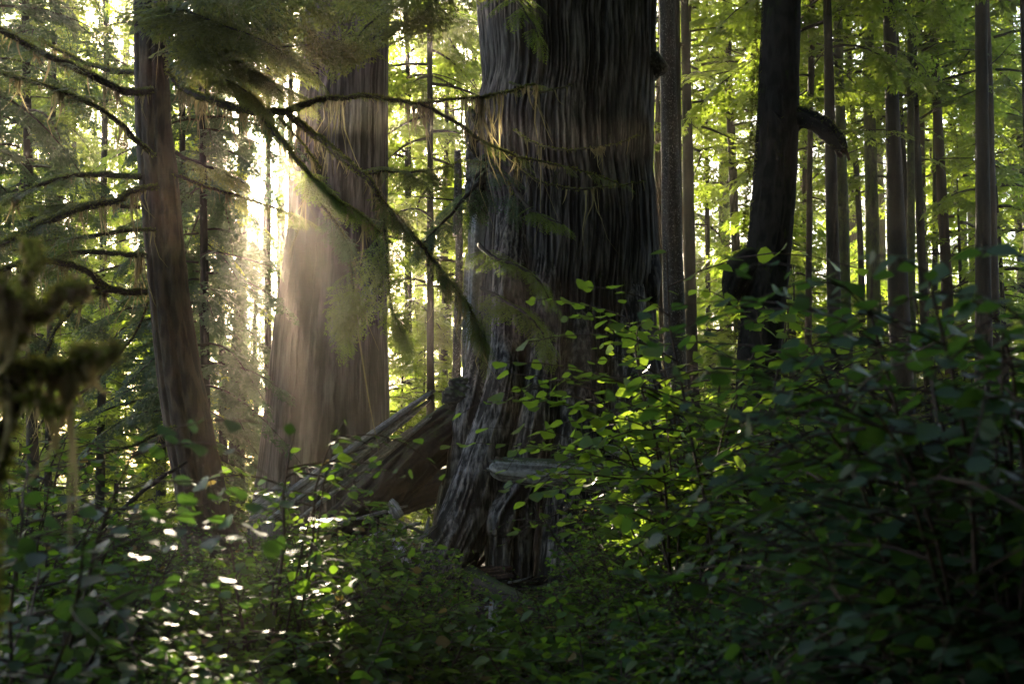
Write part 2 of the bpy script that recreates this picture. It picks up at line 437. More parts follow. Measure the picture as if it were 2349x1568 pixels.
M['twig'] = bark('twig_bark', (.03, .022, .016), (.09, .065, .045), grain=60, zs=1, bump=.4)
M['stem'] = bark('shrub_stem', (.045, .028, .02), (.13, .08, .05), grain=60, zs=1, bump=.3)
M['silver'] = bark('weathered_wood', (.2, .195, .19), (.76, .76, .78), grain=26, zs=1, bump=.8, lo=.3, hi=.9, rough=.7)
M['log'] = bark('log_bark', (.02, .014, .011), (.065, .046, .034), grain=24, zs=1, bump=.8, moss=(.05, .06, .018), moss_up=.12)
M['graylog'] = bark('grey_log_wood', (.05, .04, .033), (.42, .40, .38), grain=24, zs=1, bump=.9, moss=(.055, .065, .02), moss_up=.30, lo=.3, hi=.9, rough=.7)
M['rotten'] = bark('rotten_wood', (.035, .018, .012), (.20, .11, .075), grain=30, zs=1, bump=.9)
M['duff'] = bark('forest_litter', (.02, .014, .010), (.085, .06, .042), grain=9, zs=1, bump=1.0, moss=(.03, .042, .01), moss_amt=.5, rough=.95, spec=.1)
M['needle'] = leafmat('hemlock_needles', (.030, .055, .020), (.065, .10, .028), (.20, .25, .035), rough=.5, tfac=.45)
M['needle_gold'] = leafmat('sunny_hemlock_needles', (.04, .065, .02), (.075, .105, .026), (.30, .33, .045), rough=.5, tfac=.5)  # hemlock needle colour warmed and brightened to look sunlit
M['needle_far'] = leafmat('sunlit_needles', (.045, .09, .016), (.09, .13, .022), (.44, .60, .05), rough=.5, tfac=.55)  # sunlight put into the needle colour of the far crowns
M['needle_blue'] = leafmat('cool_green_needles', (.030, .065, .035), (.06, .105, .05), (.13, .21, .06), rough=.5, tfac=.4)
M['needle_lit'] = leafmat('lit_spray_needles', (.06, .12, .02), (.11, .17, .03), (.30, .42, .04), rough=.5, tfac=.5)  # needle colour lightened so the hanging sprays look lit
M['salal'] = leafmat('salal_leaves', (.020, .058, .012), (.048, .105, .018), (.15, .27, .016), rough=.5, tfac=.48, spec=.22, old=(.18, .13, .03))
M['bright'] = leafmat('sunlit_green_leaves', (.05, .11, .016), (.09, .15, .022), (.30, .44, .03), rough=.42, tfac=.55, spec=.4)  # light green leaf colour with sunlight put into it
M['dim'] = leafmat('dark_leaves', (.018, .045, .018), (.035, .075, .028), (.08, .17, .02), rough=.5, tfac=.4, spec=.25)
M['moss'] = leafmat('tree_moss', (.06, .075, .015), (.11, .12, .025), (.22, .24, .04), rough=.9, tfac=.45, spec=.05)
M['needle_mid'] = leafmat('half_lit_needles', (.03, .065, .015), (.07, .115, .022), (.34, .46, .04), rough=.5, tfac=.5)  # darker copy of the sunlit needle colour, for crowns meant to look shadier
M['fern'] = leafmat('fern_fronds', (.025, .06, .015), (.055, .10, .02), (.14, .24, .02), rough=.4, tfac=.4, spec=.4)
M['lichen'] = leafmat('beard_lichen', (.12, .11, .055), (.22, .19, .10), (.36, .30, .14), rough=.9, tfac=.5, spec=.05)
M['fine'] = leafmat('matte_leaves', (.028, .062, .012), (.06, .11, .02), (.18, .29, .02), rough=.6, tfac=.5, spec=.2, old=(.16, .09, .03), oldp=.02)
# ------------------------------------------------------------------ camera, sky, sun, air
cam = bpy.data.cameras.new('camera'); cam.sensor_width = 36.0; cam.lens = F / 2349 * 36.0
cam.clip_start = .05; cam.clip_end = 2000
cam.dof.use_dof = True; cam.dof.focus_distance = 12.2; cam.dof.aperture_fstop = 3.5
co = bpy.data.objects.new('camera', cam); COL.objects.link(co)
co.location = (0, 0, CAMZ); co.rotation_euler = (math.pi / 2 + PITCH, 0, 0); scene.camera = co

world = bpy.data.worlds.new('World'); scene.world = world; world.use_nodes = True
wn = world.node_tree; bg = wn.nodes['Background']
sky = wn.nodes.new('ShaderNodeTexSky'); sky.sky_type = 'NISHITA'; sky.sun_disc = False
sky.sun_elevation = SUN_EL; sky.sun_rotation = SUN_AZ; sky.air_density = 1.0; sky.dust_density = 2.0; sky.ozone_density = 1.0
wn.links.new(sky.outputs[0], bg.inputs[0]); bg.inputs[1].default_value = SKY_STRENGTH

S = np.array([math.sin(SUN_AZ) * math.cos(SUN_EL), math.cos(SUN_AZ) * math.cos(SUN_EL), math.sin(SUN_EL)])
sl = bpy.data.lights.new('sun', 'SUN'); sl.energy = SUN_STRENGTH; sl.angle = math.radians(.5); sl.color = (1.0, .84, .62)
so = bpy.data.objects.new('sun', sl); COL.objects.link(so); so.location = (-10, 40, 30)
so.rotation_euler = Vector(S).to_track_quat('Z', 'Y').to_euler()

vs = scene.view_settings; vs.view_transform = 'Standard'; vs.look = 'None'; vs.gamma = 1.0; vs.use_curve_mapping = False; vs.exposure = EXPOSURE
scene.cycles.use_denoising = True
scene.cycles.max_bounces = 6; scene.cycles.diffuse_bounces = 3; scene.cycles.glossy_bounces = 2; scene.cycles.transmission_bounces = 4
scene.cycles.volume_bounces = 0
scene.cycles.sample_clamp_indirect = 4.0

if HAZE > 0:
    hm, hnt, hout = new_mat('haze_air')
    pv = N(hnt, 'ShaderNodeVolumePrincipled'); pv.inputs['Color'].default_value = (1.0, .88, .74, 1); pv.inputs['Density'].default_value = HAZE
    pv.inputs['Anisotropy'].default_value = .86
    hnt.links.new(pv.outputs[0], hout.inputs['Volume'])
    hb = MB(); x0, x1, y0, y1, z0, z1 = -130, 130, -40, 210, -4.0, 27.0
    hb.add([(x0, y0, z0), (x1, y0, z0), (x1, y1, z0), (x0, y1, z0), (x0, y0, z1), (x1, y0, z1), (x1, y1, z1), (x0, y1, z1)],
           [(3, 2, 1, 0), (4, 5, 6, 7), (0, 1, 5, 4), (1, 2, 6, 5), (2, 3, 7, 6), (3, 0, 4, 7)])
    tag(ob('haze', hb.mesh('haze', [hm], smooth=False)), kind='stuff')

# ------------------------------------------------------------------ ground
def axis_pts(lo, hi, f0, f1, fine, coarse):
    a = np.arange(f0, f1, fine); 
    l = f0 - np.cumsum(np.linspace(fine, coarse, int((f0 - lo) / ((fine + coarse) / 2)))); r = f1 + np.cumsum(np.linspace(fine, coarse, int((hi - f1) / ((fine + coarse) / 2))))
    return np.concatenate([l[::-1], a, r])
gx = axis_pts(-120, 120, -9, 9, .09, 6); gy = axis_pts(-30, 200, 1.5, 16, .09, 6)
GX, GY = np.meshgrid(gx, gy)
gfn = vnoise(GX * 3.1 + 500, GY * 3.1, 997, 31) * .05 + vnoise(GX * 9 + 500, GY * 9, 1999, 32) * .022
gb = MB(); n_, m_ = GX.shape
ii = np.arange(n_ - 1)[:, None] * m_; jj = np.arange(m_ - 1)[None, :]
gb.add(np.stack([GX, GY, gz(GX, GY) + gfn - .03], -1).reshape(-1, 3), np.stack([ii + jj, ii + jj + 1, ii + m_ + jj + 1, ii + m_ + jj], -1).reshape(-1, 4), None, 0, vnoise(GX * 14 + 900, GY * 14, 3001, 33))
tag(ob('ground', gb.mesh('ground', [M['duff']])), kind='structure')
# ------------------------------------------------------------------ spray templates
FAR = [spray_template(s, step=.12, leaf=.20, lw=.36, ntw=7, droop=.35, fill=.92) for s in (1, 2, 3)]
MID = [spray_template(s, step=.08, leaf=.115, lw=.32, ntw=9, droop=.4, fill=.93) for s in (4, 5, 6)]
NEAR = [spray_template(s, step=.05, leaf=.07, lw=.3, ntw=12, droop=.45, fill=.95) for s in (7, 8, 9)]

def crown_mesh(name, seed, H=14.0, z0=.8, nb=62, lmin=1.1, lmax=2.7, size=.62, nspr=12, tm=None, mats=None, sag=.45, top=.25):
    """limbs spiralling up a stem of height H with drooping sprays; the stem itself is the trunk part"""
    rg = np.random.default_rng(seed); mb = MB(); tm = tm or FAR
    for k in range(nb):
        f = (k + rg.random()) / nb; z = z0 + (H - z0) * f
        a = k * 2.399 + rg.normal(0, .5); d = np.array([math.cos(a), math.sin(a), 0])
        L = rg.uniform(lmin, lmax) * (1 - (1 - top) * max(0, (f - .35) / .65) ** 1.3)
        P = limb_points(np.array([0, 0, z]) + d * .04, d, L, rg.uniform(-.05, .3), sag * rg.uniform(.6, 1.4), 7, .07, rg)
        tube(mb, P, np.linspace(.028, .006, 7) * (.6 + .25 * L), 5, 0, cap=False)
        dress(mb, P, tm, max(3, int(nspr * L / 2 * rg.uniform(.6, 1.2))), size, 1, rg, start=.18)
    return mb.mesh(name, mats)

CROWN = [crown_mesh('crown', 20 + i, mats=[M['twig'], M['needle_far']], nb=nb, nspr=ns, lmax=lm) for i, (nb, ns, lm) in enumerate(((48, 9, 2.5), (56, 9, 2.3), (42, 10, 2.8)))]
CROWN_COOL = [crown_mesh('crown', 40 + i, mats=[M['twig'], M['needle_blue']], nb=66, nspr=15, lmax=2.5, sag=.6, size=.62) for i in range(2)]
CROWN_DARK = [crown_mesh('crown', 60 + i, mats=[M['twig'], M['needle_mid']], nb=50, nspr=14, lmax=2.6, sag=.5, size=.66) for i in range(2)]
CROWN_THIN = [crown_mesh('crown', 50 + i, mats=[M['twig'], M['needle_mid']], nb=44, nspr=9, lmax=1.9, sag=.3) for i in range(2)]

# ------------------------------------------------------------------ big trees
def outline(rows, d, ztop=None):
    """rows of (y, x left, x right) in the photo -> centre line and radii of a trunk d metres away, bottom first"""
    rows = sorted(rows, reverse=True); P = []; r = []
    for y, xl, xr in rows:
        a = at(xl, y, d); b = at(xr, y, d); P.append((a + b) / 2); r.append((xr - xl) / 2 / F * d)
    if ztop:
        P = np.array(P); dd = (P[-1] - P[-3]); dd = dd / dd[2]; h = ztop - P[-1][2]
        sl = (r[-1] - r[0]) / (P[-1][2] - P[0][2]); sl = max(-.02, min(-.012, sl))
        m = max(2, int(h / .7))
        for f in range(m):
            P = np.vstack([P, P[-1] + dd * h / m]); r.append(max(.05, r[-1] + sl * h / m))
    return np.array(P), np.array(r)

def big_tree(name, label, cat, rows, d, ztop, mat, nseg, nring, **kw):
    P, r = outline(rows, d, ztop)
    base = P[0].copy(); base[2] = float(gz(P[0][0], d))
    root = thing(name, label, cat, base)
    mb = MB(); bark_column(mb, P, r, nseg, nring, **kw)
    part('trunk', mb, [mat], root)
    return root

def pxp(pts):
    return np.array([at(*p) for p in pts])

def root_lobe(root, name, pts, nseg, nring, mat, **kw):
    """pts: (x, y, depth, half width in photo units)"""
    P = np.array([at(x, y, d) for x, y, d, w in pts]); r = np.array([w / F * d for x, y, d, w in pts])
    mb = MB(); bark_column(mb, P, r, nseg, nring, **kw); return part(name, mb, [mat], root)

giant = big_tree('cedar_tree', 'huge dark cedar with deeply furrowed grey bark and flaring roots in the centre', 'tree',
    [(1430, 1160, 1660), (1300, 1160, 1615), (1150, 1156, 1588), (1000, 1142, 1556), (900, 1118, 1525), (800, 1094, 1508), (700, 1086, 1502), (600, 1090, 1508),
     (480, 1096, 1503), (400, 1080, 1497), (320, 1076, 1497), (200, 1100, 1500), (100, 1094, 1503), (0, 1086, 1508)],
    13.0, 17, M['giant'], 1000, 900, spacing=.038, depth=.05, stretch=.9, flute=.06, nflute=15, seed=3, ctw=.5)
LOBE = dict(spacing=.045, depth=.04, stretch=.5, flute=.05, nflute=5, wrinkle=.4, ctw=.6)
root_lobe(giant, 'buttress_root', [(1182, 380, 12.58, 34), (1178, 520, 12.32, 38), (1172, 660, 12.04, 42), (1168, 780, 11.84, 40), (1152, 900, 11.62, 42), (1118, 1030, 11.52, 50), (1082, 1150, 11.42, 58), (1040, 1260, 11.27, 62), (985, 1350, 11.12, 60)], 200, 330, M['giant_low'], seed=61, **LOBE)
root_lobe(giant, 'buttress_root', [(1266, 420, 12.41, 26), (1260, 560, 12.16, 32), (1250, 720, 11.91, 36), (1240, 880, 11.64, 42), (1228, 980, 11.57, 46), (1208, 1070, 11.52, 44), (1172, 1150, 11.42, 42), (1152, 1195, 11.34, 44), (1146, 1230, 11.36, 34), (1146, 1300, 11.34, 31), (1142, 1370, 11.32, 34)], 200, 330, M['giant_low'], seed=62, **LOBE)
root_lobe(giant, 'buttress_root', [(1206, 1040, 11.58, 30), (1196, 1140, 11.46, 30), (1192, 1190, 11.40, 36), (1192, 1240, 11.42, 29), (1190, 1300, 11.40, 28), (1188, 1370, 11.38, 30)], 140, 200, M['giant_low'], seed=63, **LOBE)
root_lobe(giant, 'buttress_root', [(1108, 700, 12.76, 22), (1102, 800, 12.46, 24), (1092, 900, 12.12, 38), (1078, 980, 12.02, 42), (1068, 1060, 11.97, 40), (1055, 1120, 11.92, 36), (1038, 1180, 11.82, 34), (1020, 1260, 11.72, 34)], 140, 220, M['giant_low'], seed=64, **LOBE)
root_lobe(giant, 'buttress_root', [(1330, 600, 12.36, 36), (1330, 760, 12.06, 40), (1322, 950, 11.67, 52), (1312, 1120, 11.57, 60), (1300, 1300, 11.47, 70), (1290, 1400, 11.42, 74)], 200, 260, M['giant_low'], seed=65, **LOBE)
root_lobe(giant, 'buttress_root', [(1440, 650, 12.46, 36), (1440, 800, 12.16, 44), (1455, 960, 11.82, 56), (1480, 1120, 11.72, 64), (1520, 1280, 11.62, 72), (1560, 1400, 11.52, 76)], 180, 240, M['giant_low'], seed=66, **LOBE)
def burl(root, x, y, d, rx, ry, rz, seed, mat, **kw):
    mb = MB(); k = d / F; lump(mb, at(x, y, d), (rx * k, rz * k, ry * k), seed=seed, **kw); return part('burl', mb, [mat], root)
burl(giant, 1068, 905, 12.15, 50, 34, 46, 71, M['burl'], seg=60, amp=.3, fine=.06)
burl(giant, 1094, 410, 12.6, 32, 66, 40, 72, M['burl'], seg=60, amp=.4, fine=.08)
burl(giant, 1088, 300, 12.7, 26, 50, 40, 76, M['burl'], seg=50, amp=.3, fine=.06)
burl(giant, 1497, 148, 12.6, 30, 34, 34, 73, M['burl'], seg=50, amp=.25, fine=.05)
burl(giant, 1484, 640, 12.6, 30, 90, 40, 74, M['giant'], seg=50, amp=.2, fine=.04)
mb = MB(); slab(mb, at(1078, 885, 12.6), at(1097, 478, 12.72), (-.55, -.85, 0), .20, .16, 75, n=60, rag=.2); slab(mb, at(1070, 860, 12.66), at(1076, 590, 12.7), (-.6, -.8, 0), .13, .10, 77, n=50, rag=.3)
tag(part('deadwood_strip', mb, [M['silver']], giant), 'bare silver strip of dead wood')

second = big_tree('cedar_tree', 'second thick cedar with straight fibrous bark standing beside the sun', 'tree',
    [(1330, 560, 905), (1220, 578, 892), (1140, 590, 888), (1000, 607, 886), (800, 627, 888), (700, 641, 888), (600, 655, 888), (450, 668, 888), (300, 681, 888), (100, 695, 890), (0, 701, 892)],
    17.5, 20, M['cedar'], 640, 420, spacing=.06, depth=.03, stretch=1.6, flute=.05, nflute=12, seed=5, ctw=.5)

left = big_tree('conifer_tree', 'dark brown double ridged trunk with long mossy branches at the left', 'tree',
    [(1400, 440, 600), (1300, 430, 570), (1200, 418, 535), (1100, 402, 512), (1000, 382, 492), (900, 367, 470), (800, 355, 452), (700, 346, 437), (550, 332, 420), (400, 320, 406), (300, 313, 393), (200, 310, 388), (100, 308, 385), (0, 306, 382)],
    10.5, 17, M['brown'], 300, 420, spacing=.035, depth=.014, stretch=.25, flute=.10, nflute=5, seed=8,
    rfun=lambda t, z: 1 - .16 * np.exp(-(((t - 4.95 + .04 * np.sin(z * 2)) / .16) ** 2)) - .12 * np.exp(-(((t - 4.1) / .12) ** 2)))

slim = big_tree('conifer_tree', 'slim dark trunk in the glare just under the sun', 'tree',
    [(1200, 518, 562), (1000, 526, 560), (800, 532, 563), (600, 540, 567), (400, 544, 569), (170, 547, 570), (0, 549, 571)], 23.0, 21, M['hem'], 60, 200, spacing=.06, depth=.015, stretch=.2, flute=.05, nflute=5, seed=9)

black = big_tree('conifer_tree', 'black leaning trunk with a broken limb stub on its right side', 'tree',
    [(1400, 1680, 1800), (1250, 1686, 1792), (1100, 1690, 1787), (1000, 1690, 1787), (900, 1690, 1787), (800, 1693, 1790), (700, 1700, 1800), (600, 1709, 1810), (400, 1727, 1826), (200, 1738, 1832), (0, 1747, 1837)],
    10.0, 17, M['black'], 260, 420, spacing=.035, depth=.016, stretch=.12, flute=.05, nflute=6, seed=10)
KS = dict(spacing=.03, depth=.02, stretch=.15, flute=.14, nflute=5)
def mossed(root, name, pts, seed, per_m=900):
    o = root_lobe(root, name, pts, 60, 80, M['stub'], seed=seed, **KS)
    P = np.array([at(x, y, d) for x, y, d, w in pts]); r = np.array([w / F * d for x, y, d, w in pts]); mb = MB(); fuzz(mb, smooth_path(P, 30), np.interp(np.linspace(0, 1, 30), np.linspace(0, 1, len(r)), r), per_m, .03, 0, R, 1.6)
    ob('moss', mb.mesh('moss', [M['moss']], np.array(root.location)), o); return o
stub = mossed(black, 'limb_stub', [(1775, 292, 10.0, 58), (1805, 278, 10.0, 38), (1838, 269, 9.95, 24), (1868, 279, 9.9, 21), (1896, 298, 9.85, 22), (1918, 322, 9.82, 19), (1934, 345, 9.8, 11)], 81)
mb = MB(); rg = np.random.default_rng(82)
for k in range(9):
    a_ = at(1926 + rg.uniform(-14, 14), 334 + rg.uniform(-12, 12), 9.8); slab(mb, a_, a_ + np.array([rg.uniform(.02, .07), 0, -rg.uniform(.04, .10)]), rg.normal(0, 1, 3), .03, .015, k, n=6)
part('broken_end', mb, [M['rotten']], black)
mossed(black, 'limb_stub', [(1745, 590, 10.0, 26), (1712, 600, 9.95, 32), (1692, 625, 9.92, 34), (1682, 658, 9.9, 27), (1676, 692, 9.9, 14), (1674, 712, 9.9, 5)], 83)
mb = MB(); rg = np.random.default_rng(84)
Pm = pxp([(1746, 0, 10), (1737, 200, 10), (1727, 400, 10), (1709, 600, 10), (1694, 790, 10)]); fuzz(mb, smooth_path(Pm, 40), .04, 700, .035, 0, rg, .2)
part('trunk_moss', mb, [M['moss']], black)

# ------------------------------------------------------------------ branches of the left tree
def branch(root, pts, moss=M['mossy'], lich=0, llen=.12, spr=None, name='branch', seed=0, bumps=.25, sag=.004):
    """pts: (x, y, depth, half width). Lichen and foliage are sub-parts of the branch"""
    rg = np.random.default_rng(seed + int(abs(pts[0][0]) * 7 + abs(pts[-1][1])))
    Q = np.array([[*at(x, y, d), w / F * d] for x, y, d, w in pts]); n = max(10, 6 * len(pts)); Q = smooth_path(Q, n)
    P, r = Q[:, :3], np.maximum(Q[:, 3] * (.8 if lich else 1), .0015)
    k = np.cumsum(rg.normal(0, 1, (n, 3)), axis=0); k -= np.linspace(0, 1, n)[:, None] * k[-1]; P = P + k * sag
    r = r * (1 + bumps * (rg.random(n) - .4))
    mb = MB(); tube(mb, P, r, 9, 0, True, bumps, seed + 3)
    b = part(name, mb, [moss], root)
    sub_org = np.array(root.location)
    if lich:
        mb = MB(); lichen(mb, P, lich * 1.3, llen * 1.15, 0, rg); fuzz(mb, P, r, lich * 7, .022, 1, rg)
        ob('beard_moss', mb.mesh('beard_moss', [M['lichen'], M['moss']], sub_org), b)
    if spr:
        tm, nn, size, mat, st = spr
        mb = MB(); dress(mb, P, tm, nn, size, 0, rg, start=st)
        ob('foliage', mb.mesh('foliage', [mat], sub_org), b)
    return b

NB = M['needle']; NG = M['needle_gold']; NC = M['needle_blue']; NT = M['needle_lit']
branch(left, [(352, 206, 10.3, 11), (282, 211, 10.1, 11), (201, 166, 9.6, 11), (100, 126, 9.1, 10), (0, 72, 8.6, 9), (-70, 30, 8.3, 8)], lich=70, llen=.09, spr=(MID, 12, .4, NB, .35))
branch(left, [(357, 357, 10.2, 6), (302, 312, 10, 8), (242, 262, 9.7, 7), (151, 216, 9.3, 6), (25, 176, 8.9, 5), (-60, 150, 8.7, 4)], lich=60, llen=.09, spr=(MID, 22, .4, NB, .45))
branch(left, [(335, 166, 10.4, 8), (282, 161, 10.6, 8), (226, 146, 10.8, 7), (156, 121, 11, 5), (90, 90, 11.2, 3)], lich=80, llen=.07, spr=(MID, 10, .4, NB, .2))
branch(left, [(330, 405, 10.4, 8), (242, 400, 10.3, 8), (176, 403, 10.2, 7), (110, 418, 10.1, 6), (30, 450, 10.0, 4)], lich=60, llen=.10, spr=(MID, 20, .4, NB, .5))
branch(left, [(360, 425, 10.2, 8), (302, 433, 10, 9), (262, 458, 9.8, 10), (201, 470, 9.5, 11), (131, 493, 9.2, 11), (60, 523, 8.9, 11), (0, 554, 8.6, 10), (-60, 590, 8.3, 9)], lich=90, llen=.12, spr=(MID, 14, .4, NB, .5))
branch(left, [(322, 476, 10.4, 5), (226, 468, 10.4, 5), (151, 471, 10.4, 4), (65, 473, 10.4, 3)], lich=60, llen=.07, spr=(MID, 26, .38, NB, .25))
branch(left, [(357, 527, 10.2, 5), (312, 526, 10.1, 6), (241, 533, 10, 6), (176, 541, 9.9, 5), (100, 553, 9.8, 4), (10, 580, 9.7, 3)], lich=60, llen=.09, spr=(MID, 18, .38, NB, .5))
branch(left, [(336, 586, 10.4, 7), (277, 579, 10.3, 7), (226, 576, 10.2, 7), (151, 579, 10.1, 6), (80, 619, 10, 5), (20, 650, 10, 4)], lich=70, llen=.10, spr=(MID, 16, .38, NB, .5))
branch(left, [(338, 669, 10.3, 9), (282, 669, 10.2, 10), (240, 665, 10.1, 11), (205, 634, 9.9, 9), (141, 609, 9.7, 9), (65, 604, 9.5, 9), (0, 624, 9.3, 8), (-60, 650, 9.1, 7)], lich=90, llen=.13)
branch(left, [(245, 664, 10.1, 8), (201, 655, 10, 8), (126, 675, 9.8, 7), (55, 690, 9.6, 6), (-30, 720, 9.4, 4)], lich=80, llen=.10)
branch(left, [(251, 664, 10.1, 7), (216, 680, 10, 8), (176, 705, 9.8, 8), (136, 745, 9.6, 6), (110, 800, 9.5, 5), (80, 880, 9.4, 3)], lich=70, llen=.10)
branch(left, [(340, 690, 10.5, 3), (310, 760, 10.6, 3), (270, 810, 10.7, 4), (200, 890, 10.8, 4), (110, 950, 10.9, 3), (40, 1080, 11, 2)], M['twig'], lich=20, llen=.06)
branch(left, [(428, 1060, 10.2, 4), (350, 1110, 10.0, 6), (260, 1190, 9.7, 7), (190, 1240, 9.5, 7), (100, 1265, 9.2, 7), (-20, 1290, 8.9, 6)], M['twig'], lich=10, llen=.06)
branch(left, [(405, 980, 10.2, 4), (350, 1000, 10.0, 5), (300, 1022, 9.8, 4), (240, 1040, 9.6, 3)], lich=60, llen=.08)
# the long limb that crosses in front of the sun
branch(left, [(380, 160, 10.3, 6), (413, 203, 10.2, 8), (453, 223, 10.1, 11), (503, 243, 10.0, 12), (554, 258, 9.9, 12), (604, 270, 9.8, 12), (659, 264, 9.75, 11), (705, 244, 9.7, 9), (745, 231, 9.7, 8), (789, 228, 9.7, 7), (833, 224, 9.7, 6), (903, 230, 9.7, 6), (960, 234, 9.7, 5), (1034, 225, 9.7, 4), (1101, 220, 9.7, 3), (1180, 205, 9.7, 2), (1230, 195, 9.7, 1.5)], lich=110, llen=.12, spr=(NEAR, 10, .2, NB, .6))
branch(left, [(960, 234, 9.7, 4), (1001, 262, 9.7, 5), (1063, 295, 9.7, 5), (1101, 324, 9.7, 4), (1160, 350, 9.7, 4), (1240, 372, 9.7, 3), (1330, 395, 9.7, 2), (1420, 420, 9.7, 1.5)], lich=40, llen=.12, spr=(NEAR, 16, .22, NB, .25))
branch(left, [(659, 262, 9.75, 10), (702, 295, 9.6, 10), (735, 320, 9.5, 10), (764, 349, 9.4, 10), (796, 373, 9.3, 10), (825, 401, 9.25, 9), (854, 435, 9.2, 8), (878, 468, 9.2, 7), (907, 500, 9.2, 7), (940, 537, 9.2, 7), (981, 582, 9.2, 6), (1018, 635, 9.2, 5), (1060, 690, 9.3, 4), (1088, 735, 9.3, 3), (1110, 800, 9.3, 1.5)], lich=110, llen=.13, spr=(NEAR, 44, .34, NB, .45))
branch(left, [(825, 398, 9.25, 4), (878, 396, 9.2, 4), (919, 394, 9.2, 3), (960, 392, 9.2, 3), (1005, 386, 9.2, 2), (1060, 370, 9.2, 1.5)], lich=60, llen=.09, spr=(NEAR, 24, .32, NB, .2))
branch(left, [(604, 272, 9.8, 8), (633, 306, 9.7, 8), (661, 343, 9.6, 7), (686, 376, 9.5, 6), (710, 405, 9.45, 6), (743, 437, 9.4, 5), (776, 466, 9.4, 4), (830, 490, 9.4, 2.5), (900, 560, 9.4, 1.5)], lich=100, llen=.10, spr=(NEAR, 36, .34, NT, .45))
branch(left, [(706, 408, 9.45, 4), (719, 446, 9.4, 4), (743, 478, 9.35, 4), (768, 511, 9.3, 4), (792, 552, 9.3, 3), (813, 590, 9.3, 2), (840, 640, 9.3, 1.5)], lich=70, llen=.10, spr=(NEAR, 26, .32, NC, .4))
branch(left, [(640, 270, 9.7, 3), (668, 298, 9.6, 3), (702, 340, 9.5, 3), (735, 388, 9.4, 2)], lich=60, llen=.07)
branch(left, [(878, 468, 9.2, 3), (880, 560, 9.1, 3), (885, 640, 9.05, 3), (900, 720, 9.0, 2), (930, 780, 9.0, 1.5)], lich=30, llen=.08, spr=(NEAR, 44, .36, NT, .15))
branch(left, [(800, 570, 9.3, 3), (810, 650, 9.2, 3), (800, 700, 9.2, 2), (790, 760, 9.1, 1.5)], lich=30, llen=.08, spr=(NEAR, 40, .36, NT, .2))
# high boughs hanging into the top of the picture
def bough(root, pts, n, size, mat, tm=MID, lich=0, st=.1): return branch(root, [(x, y, d, w) for (x, y, d), w in zip(pts, np.linspace(5, 1.5, len(pts)))], M['twig'], lich, .08, (tm, n, size, mat, st), name='bough')
for k, pts in enumerate([
    [(345, -120, 10.2), (430, -60, 9.6), (520, -10, 9.2), (620, 30, 8.9), (700, 60, 8.8)],
    [(345, -90, 10.0), (420, -50, 9.0), (500, -20, 8.2), (600, -5, 7.6), (700, 10, 7.2)],
    [(350, -20, 10.0), (420, 20, 9.5), (500, 50, 9.0), (590, 85, 8.7), (660, 130, 8.5)],
    [(350, 60, 10.2), (420, 100, 9.9), (510, 120, 9.6), (600, 115, 9.4), (700, 105, 9.2), (780, 95, 9.2)],
    [(345, -140, 9.8), (450, -80, 8.6), (560, -40, 7.8), (680, -30, 7.2), (800, -10, 6.8)],
    [(350, 0, 9.8), (390, 30, 9.4), (430, 70, 9.0), (460, 120, 8.8)]]):
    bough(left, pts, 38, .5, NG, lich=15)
for pts in [[(1100, -160, 12.2), (1000, -70, 11.0), (930, 0, 10.2), (860, 50, 9.8), (800, 110, 9.6)],
            [(1130, -180, 12.0), (1050, -110, 10.6), (960, -60, 9.6), (860, -20, 9.0), (760, 20, 8.8)],
            [(1120, -150, 12.0), (1080, -80, 11.2), (1020, -20, 10.6), (960, 40, 10.2), (900, 60, 10.0)],
            [(1200, -180, 11.8), (1120, -120, 10.2), (1020, -70, 9.0), (900, -40, 8.2), (800, -30, 7.8)]]:
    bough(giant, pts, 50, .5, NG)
bough(giant, [(1150, -140, 12.0), (1160, -60, 10.6), (1185, 0, 9.8), (1215, 50, 9.5), (1235, 85, 9.4)], 16, .34, NT, NEAR, st=.35)
bough(giant, [(1100, 560, 12.1), (1130, 590, 11.4), (1180, 605, 11.0), (1235, 640, 10.8), (1265, 690, 10.7)], 34, .32, NT, NEAR)
bough(giant, [(1105, 660, 12.2), (1150, 690, 11.4), (1200, 720, 10.9), (1240, 760, 10.7), (1255, 800, 10.6)], 40, .34, NT, NEAR)
bough(giant, [(1180, 430, 12.0), (1210, 470, 11.2), (1245, 490, 10.9), (1290, 515, 10.7)], 16, .3, NT, NEAR, st=.4)
bough(giant, [(1110, 330, 12.2), (1130, 380, 11.6), (1170, 420, 11.2), (1180, 480, 11.0)], 26, .3, NC, NEAR, lich=20)
for pts in [[(1180, 300, 12.0, 4), (1230, 330, 11.4, 3), (1300, 340, 11.0, 3), (1400, 330, 10.8, 2), (1470, 310, 10.7, 1.5)],
            [(1180, 380, 12.0, 4), (1250, 420, 11.4, 3), (1330, 435, 11.2, 3), (1420, 430, 11.0, 2), (1480, 415, 11.0, 1.5)],
            [(1170, 190, 12.0, 3), (1240, 210, 11.5, 3), (1310, 195, 11.3, 2)]]:
    branch(giant, pts, lich=22, llen=.2)

